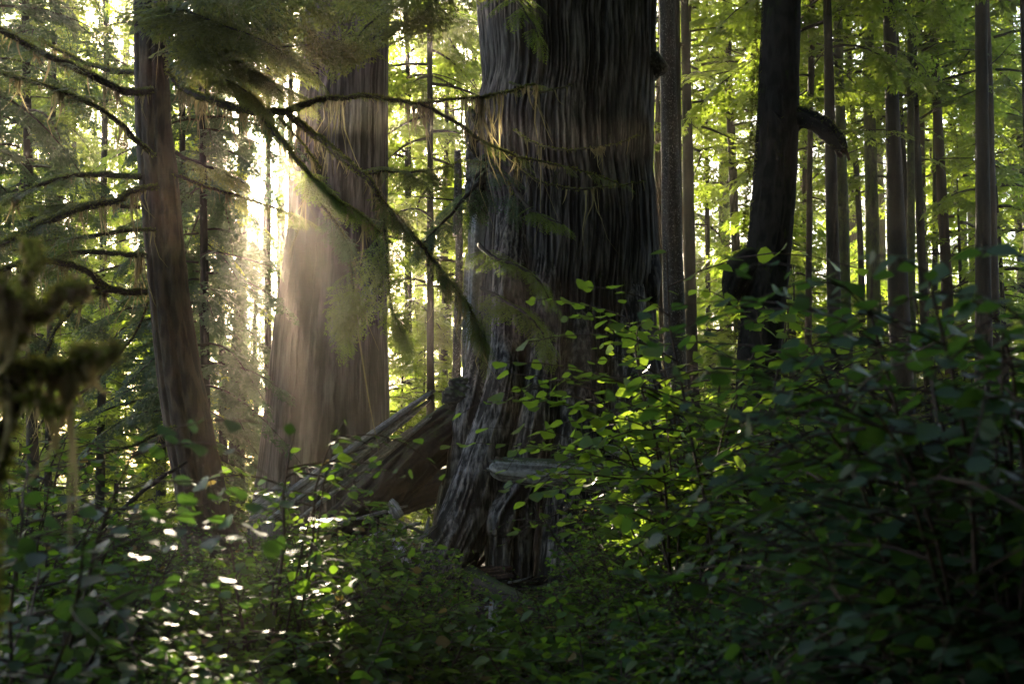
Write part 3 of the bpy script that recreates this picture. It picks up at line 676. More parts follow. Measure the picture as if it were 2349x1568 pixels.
# blurred mossy sapling close to the camera at the left edge
for k, pts in enumerate([
    [(388, 60, 10.2), (450, 90, 9.8), (520, 130, 9.5), (590, 165, 9.3), (650, 215, 9.2)],
    [(388, 100, 10.2), (440, 140, 9.9), (500, 175, 9.6), (560, 205, 9.5), (600, 240, 9.4)],
    [(386, 20, 10.2), (470, 50, 9.8), (560, 90, 9.5), (640, 120, 9.3), (720, 170, 9.2)],
    [(386, -20, 10.2), (470, 20, 9.9), (560, 55, 9.7), (660, 90, 9.5), (760, 120, 9.4)]]):
    bough(left, pts, 52, .34, NG, NEAR, lich=30, st=.3)
bough(left, [(388, 125, 10.2), (470, 160, 10.0), (560, 180, 9.9), (640, 200, 9.8), (705, 225, 9.8)], 44, .36, NG, NEAR, lich=30, st=.4)  # dense bough added to block sunlight passing above the long limb
bough(left, [(400, 400, 10.4), (470, 430, 10.4), (560, 455, 10.5), (640, 480, 10.5), (690, 500, 10.6)], 24, .3, NG, NEAR, lich=60, st=.4)
bough(left, [(404, 350, 10.4), (450, 375, 10.4), (510, 395, 10.5), (560, 420, 10.6)], 24, .3, NG, NEAR, st=.2)
ms = thing('mossy_sapling', 'blurred moss covered crooked sapling close to the camera at the left edge', 'sapling', np.array([at(20, 900, 1.77)[0], 1.77, float(gz(at(20, 900, 1.77)[0], 1.77))]))
b0 = np.array(ms.location)
dn = lambda z: (CY + 0)
branch(ms, [(-30, 1500, 1.77, 19), (-10, 1200, 1.77, 19), (8, 1000, 1.77, 20), (18, 900, 1.77, 21), (22, 800, 1.77, 19), (34, 740, 1.77, 14), (60, 690, 1.78, 9), (70, 620, 1.80, 6), (60, 560, 1.84, 4)], lich=160, llen=.03, name='stem')
branch(ms, [(22, 880, 1.77, 10), (47, 870, 1.75, 10), (92, 862, 1.73, 9), (132, 849, 1.70, 9), (163, 838, 1.70, 6), (184, 830, 1.70, 4), (211, 825, 1.69, 7), (236, 818, 1.67, 7), (252, 822, 1.67, 3)], lich=260, llen=.034)
branch(ms, [(22, 800, 1.77, 9), (58, 754, 1.77, 8), (84, 728, 1.77, 7), (111, 717, 1.77, 6), (132, 696, 1.77, 5), (163, 672, 1.77, 4), (200, 659, 1.77, 3)], lich=200, llen=.034)
branch(ms, [(40, 740, 1.77, 6), (20, 690, 1.70, 5), (0, 660, 1.67, 4), (-30, 640, 1.63, 4)], lich=300, llen=.04)
branch(ms, [(47, 905, 1.77, 7), (90, 935, 1.73, 5), (140, 950, 1.70, 3)], lich=120, llen=.034)

bough(giant, [(1100, 420, 12.2), (1060, 470, 11.6), (1010, 520, 11.2), (960, 570, 11.0)], 40, .4, NC, NEAR)
# crowns of the big trees, above the picture
def big_crown(root, z0, z1, rad, nb, seed):
    rg = np.random.default_rng(seed); mb = MB(); b = np.array(root.location)
    for k in range(nb):
        f = (k + rg.random()) / nb; a = k * 2.399 + rg.normal(0, .4); d = np.array([math.cos(a), math.sin(a), 0]); L = rad * rg.uniform(.55, 1.05) * (1.1 - .6 * f)
        P = limb_points(np.array([b[0], b[1], z0 + (z1 - z0) * f]) + d * .3, d, L, rg.uniform(0, .25), rg.uniform(.15, .4), 9, .07, rg)
        tube(mb, P, np.linspace(.06, .01, 9), 6, 0, cap=False); dress(mb, P, FAR, int(9 * L), .95, 1, rg, start=.15)
    part('crown', mb, [M['twig'], M['needle']], root)
big_crown(giant, 11, 17, 4.5, 36, 901); big_crown(second, 14, 20, 3.5, 20, 902); big_crown(left, 10, 16, 3.0, 24, 903); big_crown(black, 8.0, 16, 4.2, 56, 904)
# ------------------------------------------------------------------ trees of the stand behind
def bg_tree(label, x0, y0, w0, x1, y1, w1, d, bark_, crown=None, group=None, ztop=21, name='conifer_tree', yb=1250, seed=0, stubs=11, cat='tree'):
    """trunk through (x0,y0) above and (x1,y1) below, full widths w; crown = (mesh, scale, z offset, turn)"""
    dx = (x1 - x0) / (y1 - y0); dw = (w1 - w0) / (y1 - y0); rows = []
    for y in (yb, (yb + y1) / 2, y1, (y0 + y1) / 2, y0):
        x = x0 + dx * (y - y0); w = max(3, w0 + dw * (y - y0)); rows.append((y, x - w / 2, x + w / 2))
    rg = np.random.default_rng(abs(int(x0 * 3 + d * 7 + seed)))
    P, r = outline(rows, d, ztop); base = P[0].copy(); base[2] = float(gz(P[0][0], d)); P[0][2] = min(P[0][2], base[2] - .15)
    wob = np.interp(np.linspace(0, 1, len(P)), np.linspace(0, 1, 5), rg.normal(0, .03, 5)); P[:, 0] += wob
    root = thing(name, label, cat, base, group)
    mb = MB(); bark_column(mb, P, r, 30, 130, spacing=.05, depth=.02, stretch=.12, flute=.08, nflute=4, seed=abs(int(x0)) + 1)
    part('trunk', mb, [bark_], root)
    if stubs:
        for k in range(stubs):
            f = rg.uniform(.12, .8); q = np.array([np.interp(f * (len(P) - 1), np.arange(len(P)), P[:, j]) for j in range(3)])
            a = rg.uniform(0, 2 * math.pi); dd = np.array([math.cos(a), math.sin(a), 0]); mb = MB()
            tube(mb, limb_points(q, dd, rg.uniform(.5, 1.8), rg.uniform(-.3, .3), rg.uniform(0, .4), 7, .1, rg), np.linspace(.016, .003, 7), 5)
            part('dead_branch', mb, [M['twig']], root)
    if crown:
        me, sc, zo, rz = crown; zo += 2.5 if x0 > 1500 else 0
        f = np.interp(base[2] + zo + 6 * sc, P[:, 2], np.arange(len(P))); xx = np.interp(f, np.arange(len(P)), P[:, 0])
        c = ob('crown', me, root, (xx - base[0], 0, zo)); c.scale = (sc,) * 3; c.rotation_euler = (0, 0, rz)
    return root

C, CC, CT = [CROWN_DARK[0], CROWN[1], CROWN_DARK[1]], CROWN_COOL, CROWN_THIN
T = bg_tree
# right of the giant cedar
T('pale speckled trunk close against the right edge of the huge cedar', 1518, 0, 36, 1536, 800, 50, 15.5, M['spruce'], None, stubs=2)
T('narrow black trunk between the speckled trunk and the gap of white sky', 1546, 0, 22, 1552, 750, 22, 17, M['hem'], None)
T('slim trunk just right of the speckled trunk and its narrow black neighbour', 1572, 100, 20, 1582, 700, 26, 22, M['hem'], (CT[0], 1.1, 4.5, .4))
T('thin grey pole alone against the white sky left of the black leaning trunk', 1622, 60, 9, 1626, 600, 11, 30, M['hem'], (CT[1], 1.25, 3.5, 1.4))
T('thin dark trunk next to the upper left edge of the black leaning trunk', 1668, 0, 16, 1690, 600, 20, 27, M['hem'], (CT[0], 1.3, 4, 2.2))
T('thin reddish trunk just right of the black leaning trunk', 1856, 280, 12, 1850, 1000, 16, 19, M['hemred'], (CT[1], .9, 3, 3.1))
T('straight black trunk behind the tip of the broken limb stub', 1893, 0, 18, 1918, 900, 34, 17, M['hem'], (C[0], 1.0, 4.2, .2))
T('greenish trunk pressed close to the right of the straight black trunk', 1920, 20, 20, 1945, 1000, 30, 20, M['hemgreen'], (CT[0], 1.0, 4.5, 1.2))
T('sunlit yellow green trunk midway between the black leaning trunk and the frame edge', 1990, 30, 24, 2010, 900, 34, 22, M['hemgreen'], (C[1], 1.1, 5.2, 2.5))
T('stout grey trunk, the thickest of the stand behind on the right', 2045, 0, 26, 2066, 700, 46, 18, M['hem'], (CT[1], 1.2, 5.5, .9))
T('slim trunk touching the stout grey trunk on its right side', 2091, 0, 12, 2090, 720, 20, 22, M['hemgreen'], (CT[0], 1.1, 4.8, 4.1))
T('thin straight pole right of the stout grey trunk', 2147, 100, 10, 2142, 700, 13, 25, M['hem'], (C[2], 1.1, 5.2, 5.0))
T('slim reddish trunk leaning left across a thin pole', 2140, 20, 16, 2182, 750, 26, 23, M['hemred'], (CT[1], 1.1, 5.5, 3.3))
T('thin greenish pole between the leaning reddish trunk and the dark trunk near the edge', 2203, 60, 14, 2208, 640, 16, 28, M['hemgreen'], (C[0], 1.25, 4.5, 1.9))
T('dark sturdy trunk near the right edge of the view', 2246, 0, 26, 2252, 700, 36, 17, M['hem'], (CT[0], 1.0, 5.2, 2.0))
T('reddish trunk half hidden behind the dark sturdy trunk near the right edge', 2266, 150, 20, 2276, 700, 30, 21, M['hemred'], (CT[1], 1.1, 4.8, .3))
T('black trunk cut off by the upper right corner of the view', 2346, 0, 20, 2366, 600, 30, 16, M['hem'], (CT[0], 1.0, 5.4, 4.4))
# between and left of the two cedars
T('broken mossy snag standing in the gap left of the huge cedar', 1050, 350, 14, 1056, 850, 20, 17, M['spruce'], None, ztop=4.9, name='tree_snag', stubs=3)
T('thin trunk deep in the gap between the two cedars, nearer the huge cedar', 1028, 300, 10, 1022, 850, 15, 26, M['hem'], (C[1], 1.25, 3.0, .5))
T('thin trunk deep in the gap close beside the second cedar', 935, 300, 14, 938, 900, 18, 24, M['hem'], (C[2], 1.15, 3.2, 2.8))
T('bushy conifer filling the gap between the two cedars', 985, 200, 12, 985, 900, 18, 21, M['hem'], (C[0], 1.0, 3.6, 3.9))
T('cool green hemlock drooping between the brown trunk and the slim trunk by the sun', 470, 300, 14, 480, 1000, 22, 15.5, M['hem'], (CC[0], .62, 1.6, .3), name='hemlock_tree')
T('second cool green hemlock hanging behind the brown double ridged trunk', 415, 300, 14, 420, 1000, 22, 17.5, M['hem'], (CC[1], .62, 1.2, 1.3), name='hemlock_tree')
T('tall hemlock showing behind the mossy branches at far left', 60, 200, 18, 70, 900, 24, 17, M['hem'], (CC[1], .8, 2.6, 4.0), name='hemlock_tree')
T('thin hemlock trunk in the bright gap under the arching mossy branch', 113, 700, 12, 108, 1000, 15, 22, M['hem'], (C[2], 1.0, 1.4, 2.0), name='hemlock_tree')
T('feathery hemlock against the white sky left of the brown trunk', 240, 300, 12, 236, 900, 18, 20, M['hem'], (C[0], .42, .8, 1.1), name='hemlock_tree')
T('small dark trunk low down behind the foot of the brown trunk', 372, 1000, 18, 368, 1220, 22, 19, M['hem'], (C[1], .9, 1.2, 3.0))
T('thin crooked tree in the glare between the slim trunk and the second cedar', 612, 450, 7, 612, 900, 9, 27, M['hem'], (CT[0], .5, .3, 2.0), ztop=6)
T('hemlock with layered branches cut by the left edge of the view', -60, 200, 18, -60, 900, 24, 14, M['hem'], (CC[0], .7, 1.8, 5.0), name='hemlock_tree')
T('slim tree between the white sky gap and the mossy branches at far left', 170, 300, 11, 165, 900, 15, 26, M['hem'], (C[1], 1.2, 2.5, .7))

T('cool green hemlock right behind the slim trunk in the glare', 505, 300, 12, 512, 1000, 18, 19.5, M['hem'], (CC[0], .7, .8, 2.0), name='hemlock_tree')
T('third cool green hemlock, deepest of those by the brown trunk', 452, 300, 12, 458, 1000, 18, 21, M['hem'], (CC[1], .6, .8, 3.2), name='hemlock_tree')
T('small bushy conifer low in the glare beside the left edge of the second cedar', 640, 520, 6, 640, 1000, 12, 25, M['hem'], (CROWN_THIN[0], .46, .3, 2.2), ztop=8, stubs=0)
T('small bushy conifer low in the glare right of the slim trunk', 592, 520, 6, 592, 1000, 12, 27, M['hem'], (CC[1], .36, .3, 1.2), ztop=7.5, stubs=0)
T('tall conifer added so its crown blocks the light above the sun', 650, 100, 12, 655, 900, 18, 31, M['hem'], (CROWN_DARK[0], .8, 12.6, .2), stubs=0, ztop=23)  # crown added to keep sun rays off the haze above the limb
T('added hemlock whose dense crown blocks light just above the sun', 612, 100, 10, 612, 900, 16, 22, M['hem'], (CC[0], .75, 8.85, 1.0), stubs=0, ztop=19, name='hemlock_tree')  # this and the next two crowns are added to block sunlight
T('added hemlock crown blocking light above and right of the sun, half behind the second cedar', 665, 100, 10, 668, 900, 16, 23.5, M['hem'], (CC[1], .75, 8.5, 2.0), stubs=0, ztop=19, name='hemlock_tree')
T('added hemlock crown blocking light above the slim trunk, left of the sun', 560, 100, 10, 556, 900, 14, 25, M['hem'], (CC[0], .8, 9.9, 4.0), stubs=0, ztop=21, name='hemlock_tree')
# far trees: copies that differ in size and turn, too alike to tell apart
far_specs = []
rg = np.random.default_rng(77)
for x in np.linspace(1500, 2620, 13): far_specs.append((x + rg.uniform(-22, 22), rg.uniform(30, 46), 'R'))
for x in np.linspace(-330, 430, 10): far_specs.append((x + rg.uniform(-20, 20), rg.uniform(28, 44), 'L'))
for x in np.linspace(1580, 2400, 13): far_specs.append((x + rg.uniform(-30, 30), rg.uniform(21, 30), 'P'))
for x in np.linspace(880, 1090, 4): far_specs.append((x + rg.uniform(-10, 10), rg.uniform(34, 46), 'M'))
protos = []
for k in range(6):
    b = np.array([0, 0, 0.0]); r = thing('conifer_tree', 'far', 'tree', (0, 0, 0)); mb = MB()
    bark_column(mb, [(0, 0, -.4), (.03 + .06 * k, 0, 5), (-.04 + .05 * k, .02, 10), (0, 0, 17)], ([.19, .16, .12, .05] if k < 4 else [.08, .07, .055, .025]), 20, 90, spacing=.06, depth=.02, stretch=.12, flute=.06, nflute=4, seed=90 + k)
    ob('trunk', mb.mesh('trunk', [M[('hem', 'hemgreen', 'hemred', 'hem', 'hem', 'hemred')[k]]]), r)
    c = ob('crown', (CROWN[0], CROWN[1], CROWN[2], CROWN_DARK[0], CROWN_THIN[0], CROWN_THIN[1])[k], r, (0, 0, 1.2 if k < 4 else 6.0)); c.rotation_euler = (0, 0, k)
    protos.append(r)
for x in np.linspace(1150, 1450, 5): far_specs.append((x + rg.uniform(-20, 20), rg.uniform(30, 44), 'B'))
LAB = {'B': ('sunlit conifer hidden behind the huge cedar', 'far sunlit conifers behind the huge cedar'), 'P': ('slender dark pole of a tree among the trunks on the right', 'slender poles among the trunks on the right'),
       'R': ('sunlit conifer far behind the trunks on the right', 'far sunlit conifers on the right'),
       'L': ('sunlit conifer far behind the mossy branches on the left', 'far sunlit conifers on the left'),
       'M': ('sunlit conifer far back in the gap between the two cedars', 'far sunlit conifers between the cedars')}
used = set()
for i, (x, d, s) in enumerate(far_specs):
    p = at(x, 1080, d); k = int(rg.integers(4, 6)) if s == 'P' else 3 if s == 'L' and rg.random() < .7 else int(rg.integers(0, 4)); sc = rg.uniform(.95, 1.3) * (1.15 if d > 48 else 1)
    loc = (p[0], d, float(gz(p[0], d)))
    if k not in used:
        o = protos[k]; used.add(k); o.location = loc; o.scale = (sc,) * 3; o.rotation_euler = (0, 0, rg.uniform(0, 6)); o['label'], o['group'] = LAB[s]
    else:
        copy_thing(protos[k], loc, rg.uniform(0, 6), sc, *LAB[s])

# young conifers in the sunlit understorey behind
ym = crown_mesh('crown', 95, H=3.4, z0=.25, nb=34, lmin=.5, lmax=1.3, size=.42, nspr=10, mats=[M['twig'], M['needle_far']], sag=.3, top=.15)
yp = thing('young_conifer', 'young', 'young tree', (0, 0, 0)); mb = MB(); tube(mb, [(0, 0, -.2), (.02, 0, 1.2), (0, .02, 2.4), (0, 0, 3.4)], [.035, .028, .018, .006], 7)
ob('trunk', mb.mesh('trunk', [M['hem']]), yp); ob('crown', ym, yp)
YL = {'R': ('young sunlit conifer in the understorey behind the trunks on the right', 'young conifers behind on the right'),
      'L': ('young sunlit conifer in the understorey behind the brown trunk', 'young conifers behind on the left'),
      'M': ('young sunlit conifer low in the gap between the two cedars', 'young conifers between the cedars')}
first = True
for x, d, sc, s in [(x + rg.uniform(-25, 25), rg.uniform(22, 42), rg.uniform(1.2, 2.3), 'R') for x in np.linspace(1540, 2420, 30)] + \
                   [(x + rg.uniform(-20, 20), rg.uniform(18, 30), rg.uniform(.8, 1.4), 'L') for x in np.linspace(-60, 560, 15)] + \
                   [(x + rg.uniform(-10, 10), rg.uniform(20, 30), rg.uniform(.8, 1.3), 'M') for x in np.linspace(890, 1060, 7)]:
    p = at(x, 1080, d); loc = (p[0], d, float(gz(p[0], d)))
    if first: yp.location = loc; yp.scale = (sc,) * 3; yp['label'], yp['group'] = YL[s]; first = False
    else: copy_thing(yp, loc, rg.uniform(0, 6), sc, *YL[s])
# ------------------------------------------------------------------ fallen wood
def fallen(name, label, cat, pts, mat, nseg=90, nring=160, kw=None):
    P = np.array([at(x, y, d) for x, y, d, w in pts]); r = np.array([w / F * d for x, y, d, w in pts])
    root = thing(name, label, cat, P[len(P) // 2]); mb = MB()
    k = dict(spacing=.04, depth=.02, stretch=.5, flute=.1, nflute=5, seed=abs(int(pts[0][0]))); k.update(kw or {})
    bark_column(mb, P, r, nseg, nring, **k); part('trunk', mb, [mat], root); return root
big_log = fallen('fallen_log', 'thick fallen log slanting up towards the huge cedar with pale split slivers along it', 'log',
    [(640, 1370, 10.9, 46), (720, 1275, 11.1, 50), (840, 1165, 11.5, 52), (950, 1055, 11.9, 54), (1050, 970, 12.3, 46)], M['log'], 120, 260, dict(depth=.06, spacing=.05, flute=.2, nflute=7, stretch=.35))
mb = MB(); rg = np.random.default_rng(11)
for k, (x0, y0, d0, x1, y1, d1, w, h) in enumerate([(585, 1185, 10.45, 988, 902, 11.9, .11, .05), (640, 1160, 10.6, 960, 935, 11.8, .08, .04), (700, 1150, 10.7, 975, 925, 11.85, .05, .05), (600, 1205, 10.4, 800, 1062, 11.1, .09, .04), (760, 1125, 10.9, 940, 985, 11.7, .06, .03), (690, 1185, 10.6, 900, 1030, 11.5, .05, .03), (820, 1100, 11.1, 985, 960, 11.95, .04, .03)]):
    slab(mb, at(x0, y0, d0), at(x1, y1, d1), np.array([-.3, -.6, .7]) + rg.normal(0, .25, 3), w, h, 11 + k, n=90, rag=.35)
part('split_slivers', mb, [M['silver']], big_log)
mb = MB(); slab(mb, at(575, 1170, 10.5), at(655, 1112, 10.75), (-.2, -.6, .7), .15, .05, 13, n=40, rag=.6)
o = part('wood_splinter', mb, [M['silver']], tag(thing('wood_splinter', 'short silver splinter at the low end of the slanting log', 'splinter', at(615, 1140, 10.6)), None))
fallen('fallen_log', 'thin mossy log under the slanting log leaning on the huge cedar', 'log', [(900, 1110, 12.8, 14), (960, 1078, 12.6, 17), (1000, 1050, 12.5, 18), (1060, 1022, 12.4, 17)], M['graylog'], 50, 80)
fallen('fallen_log', 'dark log lying low beneath the slanting log left of the cedar roots', 'log', [(760, 1215, 12.0, 34), (860, 1165, 12.2, 36), (960, 1128, 12.4, 36), (1060, 1095, 12.6, 34)], M['log'], 70, 100)
front = fallen('fallen_log', 'grey broken log resting across the front of the cedar roots', 'log',
    [(1136, 1066, 11.05, 14), (1150, 1073, 11.0, 26), (1200, 1078, 10.95, 29), (1290, 1086, 10.9, 33), (1380, 1092, 10.85, 36), (1480, 1100, 10.8, 36), (1620, 1114, 10.7, 38), (1760, 1132, 10.6, 38)],
    M['graylog'], 110, 260, dict(spacing=.03, depth=.022, stretch=.9, seed=44))
mb = MB(); rg = np.random.default_rng(5)
for k in range(16):
    a = at(1150 + rg.uniform(-4, 14), 1072 + rg.uniform(-20, 18), 11.0 + rg.uniform(-.08, .08)); b = a + np.array([-rg.uniform(.05, .16), rg.uniform(-.03, .03), rg.uniform(-.02, .03)])
    slab(mb, a, b, rg.normal(0, 1, 3) + np.array([0, 0, 1]), rg.uniform(.015, .04), .012, k, n=6)
part('splintered_end', mb, [M['graylog']], front)
fallen('fallen_log', 'second mossy log behind the leaves right of the cedar base', 'log', [(1390, 1030, 11.3, 12), (1500, 1038, 11.2, 16), (1640, 1050, 11.1, 18), (1780, 1068, 11, 20)], M['graylog'], 60, 120)

def debris(name, label, cat, items, mat, n=30, rag=.6):
    """items: (x0,y0,d0, x1,y1,d1, width m, thickness m)"""
    for i, (x0, y0, d0, x1, y1, d1, w, h) in enumerate(items):
        A = at(x0, y0, d0); B = at(x1, y1, d1); root = thing(name, label[i], cat, (A + B) / 2)
        mb = MB(); D = nrm(B - A); up = np.array([0, -.45, 1.0]) if abs(D[2]) < .7 else np.array([0, -1, .1])
        slab(mb, A, B, up, w, h, int(x0 + y0), n=n, rag=rag)
        for k in range(3):
            o_ = np.random.default_rng(int(x0) + k).normal(0, 1, 3) * np.array([.3, .3, .15]) * w
            slab(mb, A + (B - A) * (.1 + .2 * k) + o_, A + (B - A) * (.5 + .2 * k) + o_, up, w * .3, h * .5, int(x0) + k, n=14, rag=1)
        part('wood', mb, [mat], root)
debris('broken_plank', ['long splintered reddish slab lying at the foot of the cedar', 'short pale splintered slab under the end of the long reddish one', 'stick leaning against the knobbly root of the cedar'], 'wood',
       [(1035, 1318, 11.2, 1168, 1302, 11.2, .12, .06), (1105, 1327, 11.0, 1176, 1320, 11.0, .08, .05), (1084, 1312, 11.35, 1120, 1268, 11.45, .04, .03)], M['rotten'])
debris('grey_snag', ['curved grey snag sticking up from the litter below the cedar', 'smaller grey snag beside the curved one', 'low grey snag at the bottom of the litter path', 'pale grey stub among leaves in the lower middle'], 'snag',
       [(1126, 1480, 7.6, 1132, 1378, 7.75, .06, .05), (1098, 1490, 7.4, 1084, 1432, 7.5, .06, .04), (1165, 1560, 6.6, 1172, 1510, 6.7, .06, .05), (1136, 1450, 7.3, 1138, 1405, 7.35, .03, .03)], M['silver'])
debris('rotten_stump', ['jagged brown rotten stump standing by the left root of the cedar', 'leaning grey stump in the undergrowth below the slanting log', 'broken grey stub right of the leaning grey stump', 'short grey root stub above the leaning grey stump'], 'stump',
       [(1010, 1215, 11.9, 1022, 1112, 12.0, .14, .10), (868, 1330, 9.4, 845, 1245, 9.6, .16, .12), (935, 1300, 10.0, 900, 1235, 10.2, .13, .08), (915, 1185, 10.8, 895, 1150, 10.9, .12, .1)], M['silver'])
debris('dead_stick', ['pale broken slat among the leaves below the slanting log', 'bleached stick slanting across the litter under the slivers', 'short pale stick pointing at the jagged stump', 'thin bleached stick leaning in the litter left of the roots', 'fallen stick across the litter beside the roots', 'crooked stick in the litter under the dark log'], 'stick',
       [(700, 1235, 9.6, 800, 1190, 9.9, .07, .04), (850, 1230, 10.2, 960, 1200, 10.6, .05, .035), (960, 1240, 10.6, 1000, 1205, 11.2, .04, .03), (965, 1270, 10.8, 985, 1185, 11.2, .03, .025), (880, 1180, 10.9, 1010, 1240, 11.3, .03, .025), (820, 1190, 10.6, 930, 1160, 11.0, .035, .03)], M['silver'])
rg = np.random.default_rng(61)
for k in range(12):
    x, y = [(1075, 1345), (1120, 1400), (1160, 1425), (1100, 1465), (1150, 1500), (1090, 1530), (1180, 1545), (1030, 1300), (1060, 1390), (1195, 1350), (1125, 1335), (985, 1255)][k]
    d = (1080 - y) and 1.15 / max(.09, (y - 1080) / F); d = min(d, 11.2); g = at(x, y, d); a = rg.uniform(-.9, .9); L = rg.uniform(.25, .6)
    c_ = np.array([g[0], d, float(gz(g[0], d)) + .05]); v = np.array([math.cos(a), math.sin(a), rg.uniform(-.06, .12)]) * L / 2
    root = thing('fallen_stick', 'thin fallen stick lying on the bare litter in front of the huge cedar', 'stick', c_, 'fallen sticks on the litter'); mb = MB()
    P = smooth_path(np.array([c_ - v, c_ + rg.normal(0, .015, 3), c_ + v]), 9); tube(mb, P, np.linspace(.014, .006, 9) * rg.uniform(.7, 1.5), 7, 0, True, .2, k); ob('wood', mb.mesh('wood', [M['silver'] if k % 2 else M['rotten']], c_), root)
rt = fallen('exposed_root', 'thick brown root running down from the cedar into the litter', 'root', [(1060, 1300, 11.4, 18), (1095, 1335, 10.9, 26), (1140, 1362, 10.4, 28), (1190, 1385, 9.9, 22), (1230, 1410, 9.5, 12)], M['log'], 60, 100)

# ------------------------------------------------------------------ shrubs
LF = leaf_template(True); LC = leaf_template(False)
def shrub_proto(name, label, cat, seed, h, nstem, spread, leaf, ntw, nlf, lmat, arch=.35, fine=True, bare=.25, smat=None, up=.45, aspect=1.0):
    rg = np.random.default_rng(seed); root = thing(name, label, cat); st = MB(); fo = MB()
    for k in range(nstem):
        a = rg.uniform(0, 2 * math.pi); d = np.array([math.cos(a), math.sin(a), 0]); q = rg.uniform(0, .22) * spread
        hh = h * rg.uniform(.55, 1.05); n = 9; t = np.linspace(0, 1, n)
        P = np.array([0, 0, -.06]) + d * q + np.outer(t, [0, 0, hh]) + np.outer(t ** 1.7 * spread * rg.uniform(.3, 1.0), d)
        P[:, 2] -= arch * hh * t ** 3 * rg.uniform(.1, .6); P += np.cumsum(rg.normal(0, .012 * h, (n, 3)), axis=0) * t[:, None]
        r0 = rg.uniform(.004, .008) * (.7 + .4 * h); tube(st, P, np.linspace(r0, r0 * .35, n), 5, 0, cap=False)
        lines = [(P, nlf, bare + .15)]
        for w in range(ntw):
            tt = rg.uniform(bare, .97); i = min(int(tt * (n - 1)), n - 2); b = P[i] + (P[i + 1] - P[i]) * (tt * (n - 1) - i)
            a2 = a + rg.normal(0, 1.1); d2 = np.array([math.cos(a2), math.sin(a2), 0]); L = h * rg.uniform(.12, .34)
            Q = limb_points(b, d2, L, rg.uniform(.2, .7), rg.uniform(.2, .7), 6, .1, rg); tube(st, Q, np.linspace(r0 * .4, r0 * .18, 6), 4, 0, cap=False)
            lines.append((Q, nlf, .15))
        for Q, m, s0 in lines:
            m = max(3, int(m * rg.uniform(.6, 1.25))); t2 = np.linspace(s0, 1, m) ; idx = t2 * (len(Q) - 1); i = np.clip(idx.astype(int), 0, len(Q) - 2); f = (idx - i)[:, None]
            pos = Q[i] * (1 - f) + Q[i + 1] * f; tan = nrm(Q[i + 1] - Q[i]); lat = np.cross(tan, [0, 0, 1.0]); lat = nrm(lat + rg.normal(0, .05, lat.shape))
            sd = np.where(np.arange(m) % 2 == 0, 1., -1.); an = np.radians(rg.uniform(35, 80, m))
            dv = tan * np.cos(an)[:, None] + lat * (np.sin(an) * sd)[:, None]; dv[:, 2] = dv[:, 2] * .5 + rg.normal(-.12, .22, m)
            upv = np.array([0, 0, 1.0]) + rg.normal(0, up, (m, 3))
            inst(fo, LF if fine else LC, pos, dv, upv, leaf * rg.uniform(.55, 1.2, m) * (1.1 - .3 * t2), 0, aspect)
    ob('stem', st.mesh('stem', [smat or M['stem']]), root); ob('foliage', fo.mesh('foliage', [lmat]), root)
    return root

P_ = dict(
    low=[shrub_proto('leafy_shrub', '', 'shrub', 300 + i, .62, 16, .33, .055, 6, 8, M['salal']) for i in range(2)],
    mid=[shrub_proto('leafy_shrub', '', 'shrub', 310 + i, 1.15, 18, .36, .053, 9, 11, M['salal']) for i in range(3)],
    tall=[shrub_proto('tall_shrub', '', 'shrub', 320 + i, 1.9, 14, .45, .056, 13, 11, M['salal'], bare=.3) for i in range(2)],
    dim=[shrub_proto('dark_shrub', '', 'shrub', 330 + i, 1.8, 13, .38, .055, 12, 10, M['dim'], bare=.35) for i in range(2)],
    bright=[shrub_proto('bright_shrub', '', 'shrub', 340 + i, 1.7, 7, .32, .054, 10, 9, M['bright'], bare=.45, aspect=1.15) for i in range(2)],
    thin=[shrub_proto('thin_shrub', '', 'shrub', 350 + i, 1.4, 10, .4, .05, 8, 6, M['salal'], bare=.3, arch=.5) for i in range(2)],
    fine=[shrub_proto('fine_leaved_shrub', '', 'shrub', 370 + i, 1.0, 20, .5, .03, 16, 10, M['fine'], bare=.2, arch=.3, fine=False, aspect=.9) for i in range(2)],
    lance=[shrub_proto('narrow_leaved_shrub', '', 'shrub', 380 + i, 1.0, 14, .45, .085, 6, 8, M['fine'], bare=.25, arch=.5, aspect=.5) for i in range(2)],
    twiggy=[shrub_proto('twiggy_shrub', '', 'shrub', 360 + i, 1.3, 22, .6, .035, 12, 3, M['salal'], bare=.2) for i in range(1)],
)
def top_of(r):
    v = [np.array([w.co[2] for w in c.data.vertices]) for c in r.children]; return float(np.percentile(np.concatenate(v), 99.5))
HN = {k: np.mean([top_of(q) for q in v]) for k, v in P_.items()}
used_p = set()
def shrub(kind, x, ytop, d, label, group=None, rz=None):
    pr = P_[kind]; k = int(R.integers(0, len(pr))); p = at(x, ytop, d); g = float(gz(p[0], d)); sc = float(np.clip((p[2] - g) / HN[kind], .45, 1.7))
    loc = (p[0], d, g); rz = R.uniform(0, 6.28) if rz is None else rz
    if id(pr[k]) not in used_p:
        o = pr[k]; used_p.add(id(o)); o.location = loc; o.scale = (sc,) * 3; o.rotation_euler = (0, 0, rz); o['label'] = label
        if group: o['group'] = group
    else: o = copy_thing(pr[k], loc, rz, sc, label, group)
    return o
def patch(kind, specs, label, group):
    for x, y, d in specs: shrub(kind, x, y, d, label, group)

